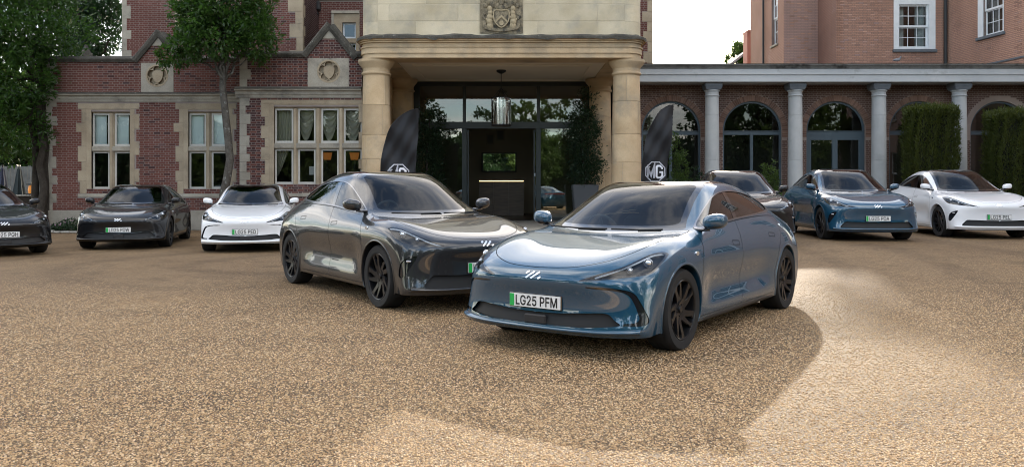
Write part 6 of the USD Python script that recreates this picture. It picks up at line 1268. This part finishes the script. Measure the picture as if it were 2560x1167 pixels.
# ------------------------------------------------------------------ ground
GRAVEL = mat('gravel', {'g': ('geometry', {}), 'v': ('voronoi_texture', {'scale': 92.0, 'feature': 'f1', 'randomness': 1.0}), 'v2': ('voronoi_texture', {'scale': 48.0, 'feature': 'f1'}), 'b': ('rgb_to_bw', {}),
    'r': ('rgb_ramp', {'ramp': [(0, (.25, .148, .066)), (.22, (.41, .250, .117)), (.48, (.55, .352, .172)), (.72, (.66, .445, .236)), (.9, (.80, .61, .375)), (1, (.54, .42, .295))]}),
    'n': ('noise_texture', {'scale': .35, 'detail': 6.0, 'roughness': .6}), 'nr': ('rgb_ramp', {'ramp': [(.30, (.80, .77, .75)), (.55, (1, 1, 1)), (.75, (1.10, 1.06, 1.0))]}), 'mx': ('mix_color', {'blend_type': 'multiply', 'fac': 1.0}),
    'n3': ('noise_texture', {'scale': 1.7, 'detail': 7.0, 'roughness': .68, 'distortion': .6}), 'r3': ('rgb_ramp', {'ramp': [(.34, (.62, .60, .58)), (.48, (1, 1, 1))]}), 'm3': ('mix_color', {'blend_type': 'multiply', 'fac': .75}),
    'mo': ('mapping', {'location': (4.0, -15.0, 0)}), 'wv': ('wave_texture', {'wave_type': 'rings', 'rings_direction': 'z', 'scale': .16, 'distortion': 3.5, 'detail': 4.0, 'detail_scale': .8, 'detail_roughness': .6}), 'rw': ('rgb_ramp', {'ramp': [(0, (.70, .68, .66)), (.10, (.78, .76, .74)), (.24, (1, 1, 1)), (.8, (1, 1, 1)), (1, (1.07, 1.06, 1.04))]}), 'm4': ('mix_color', {'blend_type': 'multiply', 'fac': .6}), 'mr': ('map_range', {'from_min': 0.0, 'from_max': .62, 'to_min': 1.18, 'to_max': .22, 'clamp': True}), 'h': ('hsv', {}), 'inv': ('math', {'math_type': 'multiply', 'value2': -1.0}),
    'bp': ('bump', {'strength': .45, 'distance': .004}), 'nb': ('noise_texture', {'scale': 26.0, 'detail': 4.0, 'roughness': .65}), 'bp2': ('bump', {'strength': .18, 'distance': .008}), 'nk': ('noise_texture', {'scale': 24.0, 'detail': 6.0, 'roughness': .82}), 'rk': ('rgb_ramp', {'ramp': [(.34, (.42, .36, .30)), (.47, (.94, .92, .90)), (.56, (1.08, 1.08, 1.07)), (.68, (1.42, 1.41, 1.40))]}), 'm5': ('mix_color', {'blend_type': 'multiply', 'fac': 1.0, 'use_clamp': False}), 'p': ('principled_bsdf', {'roughness': .8, 'specular_ior_level': .4})},
    [('g.position', 'v.vector'), ('g.position', 'v2.vector'), ('v.color', 'b.color'), ('b.val', 'r.fac'), ('g.position', 'n.vector'), ('n.fac', 'nr.fac'), ('r.color', 'mx.a'), ('nr.color', 'mx.b'), ('g.position', 'n3.vector'), ('n3.fac', 'r3.fac'), ('mx.result', 'm3.a'), ('r3.color', 'm3.b'),
     ('v.distance', 'mr.value'), ('mr.result', 'h.value'), ('g.position', 'mo.vector'), ('mo.vector', 'wv.vector'), ('wv.fac', 'rw.fac'), ('m3.result', 'm4.a'), ('rw.color', 'm4.b'), ('g.position', 'nk.vector'), ('nk.fac', 'rk.fac'), ('m4.result', 'm5.a'), ('rk.color', 'm5.b'), ('m5.result', 'h.color'), ('h.color', 'p.base_color'), ('v.distance', 'inv.value1'), ('g.position', 'nb.vector'), ('nb.fac', 'bp2.height'), ('inv.value', 'bp.height'), ('bp2.normal', 'bp.normal'), ('bp.normal', 'p.normal')])
GRASS = mottled('far_ground', (.05, .07, .025), (.08, .10, .035), .4, .95, .2, 20)
gs = np.linspace(-26, 30, 281); gy = np.concatenate([np.linspace(-14, 14, 281), np.linspace(14.2, 30.2, 80)]); XX, YY = np.meshgrid(gs, gy, indexing='ij'); Z0 = (meshkit.fbm(np.stack([XX * .5, YY * .5, XX * 0], -1), 4, 3) - .5) * .05
far = np.clip((YY - 20) / 5, 0, 1); Z0 = Z0 * (1 - far) - .012 + .008
cars_xy = []
nn = len(gy); I = (np.arange(len(gs) - 1)[:, None] * nn + np.arange(nn - 1)[None]).ravel(); F = np.vstack([np.stack([I, I + nn, I + nn + 1], 1), np.stack([I, I + nn + 1, I + 1], 1)])
tag(put(None, 'gravel_forecourt', trimesh.Trimesh(np.stack([XX, YY, Z0 * .35 + ground_z(XX, YY)], -1).reshape(-1, 3), F, process=False), GRAVEL, True), 'wide forecourt of golden brown gravel', 'gravel', None, 'structure')
tag(put(None, 'ground', bx(-400, 400, -400, 400, -1.2, -.06), GRASS), 'grass ground around the buildings', 'ground', None, 'structure')
tag(put(None, 'gravel_margin', bx(-26, 5, 25.28, 31, -.05, -.004), GRAVEL), 'gravel margin at the foot of the buildings', 'gravel', None, 'structure')
# loose pebbles near the camera
def pebbles():
    rg = np.random.default_rng(77); protos = []
    t = T('loose_gravel', 'loose pebbles lying on the near part of the forecourt', 'gravel', (0, 0, 0), kind='stuff')
    tones = [(.66, .46, .25), (.56, .365, .185), (.46, .28, .13), (.25, .145, .068), (.76, .59, .38), (.56, .38, .20), (.37, .26, .17)]; pw = [.20, .24, .20, .12, .10, .09, .05]
    inst = UsdGeom.PointInstancer.Define(stage, t.path + '/pebbles'); paths = []
    for k in range(7):
        m = trimesh.creation.icosphere(subdivisions=1, radius=1.0); m.vertices = m.vertices * [1, .78, .55] * (1 + .35 * (rg.random((len(m.vertices), 1)) - .5)); p = put(t.path + '/pebbles', 'pebble', m, plain('pebble_tone_%d' % k, tones[k], .75), True); paths.append(p)
    inst.CreatePrototypesRel().SetTargets([Sdf.Path(p) for p in paths])
    N = 380000; u = rg.random(N); d = 2.8 + 12.5 * u ** 1.6; w = .78 * d + .3; x = rg.uniform(-1, 1, N) * w
    sc = rg.uniform(.0032, .0074, N) * np.clip((15.5 - d) / 6, .35, 1); 
    fb = (meshkit.fbm(np.column_stack([x * .5, d * .5, x * 0]), 4, 3) - .5) * .05
    z = (fb * (1 - np.clip((d - 20) / 5, 0, 1)) - .004) * .35 + sc * .12 + ground_z(x, d)
    inst.CreatePositionsAttr(Vt.Vec3fArray.FromNumpy(np.column_stack([x, d, z]).astype(np.float32))); inst.CreateProtoIndicesAttr(Vt.IntArray.FromNumpy(rg.choice(7, N, p=pw).astype(np.int32)))
    inst.CreateScalesAttr(Vt.Vec3fArray.FromNumpy(np.repeat(sc[:, None], 3, 1).astype(np.float32)))
    a = rg.uniform(0, PI, N); b = rg.normal(0, .22, N); q = np.column_stack([np.cos(a) * np.cos(b), np.sin(b) * np.cos(a), np.sin(b) * np.sin(a), np.sin(a) * np.cos(b)]).astype(np.float32)
    inst.CreateOrientationsAttr(Vt.QuathArray([Gf.Quath(float(r[0]), float(r[1]), float(r[2]), float(r[3])) for r in q]))
    tag(inst, kind='stuff')
pebbles()
# ------------------------------------------------------------------ the cars
HB, HG = (-0.5821, -0.8131), (0.5725, -0.8199)
rz = lambda h: math.atan2(h[1], h[0])
car('sedan', True, 'blue', 'LG25 PFM', (1.579, 8.807, 0), rz(HB), 'metallic blue saloon car at the front, turned three quarters to the left')
car('suv', True, 'grey', 'LG25', (-1.647, 11.279, 0), rz(HG), 'dark grey metallic car behind the blue saloon, turned three quarters to the right')
def place(px, Y, head_deg): """front axle centre at pixel column px and depth Y; heading in degrees (-90 faces the camera)"""; h = math.radians(head_deg); x = WX(px, Y); return (x - AXLE * math.cos(h), Y - AXLE * math.sin(h), 0), h
FAR = [('sedan', 'black', 'LG25 PGH', -17, 17.0, -44, 0.0, 'black saloon cut off by the left edge of the photo'),
       ('sedan', 'black', 'LG25 PDW', 318, 19.1, -76, .03, 'black saloon with its bonnet in front of the left brick bay'),
       ('sedan', 'white', 'LG25 PED', 622, 18.3, -77, .01, 'white saloon with a black roof partly behind the grey car'),
       ('suv', 'black', 'LG25', 1862, 17.8, -97, None, 'black car mostly hidden behind the rear of the blue saloon'),
       ('suv', 'blue', 'LG25 PDA', 2158, 18.45, -94, None, 'blue car parked before the arcade between black and white cars'),
       ('suv', 'white', 'LG25 PEL', 2450, 19.3, -95, None, 'white car with black roof cut off by the right edge')]
for kind, col, plate, px, Y, hd_, zg, lab in FAR:
    loc, h = place(px, Y, hd_); loc = (loc[0], loc[1], float(ground_z(loc[0], loc[1])) if zg is None else 0.0); car(kind, False, col, plate, loc, h, lab)
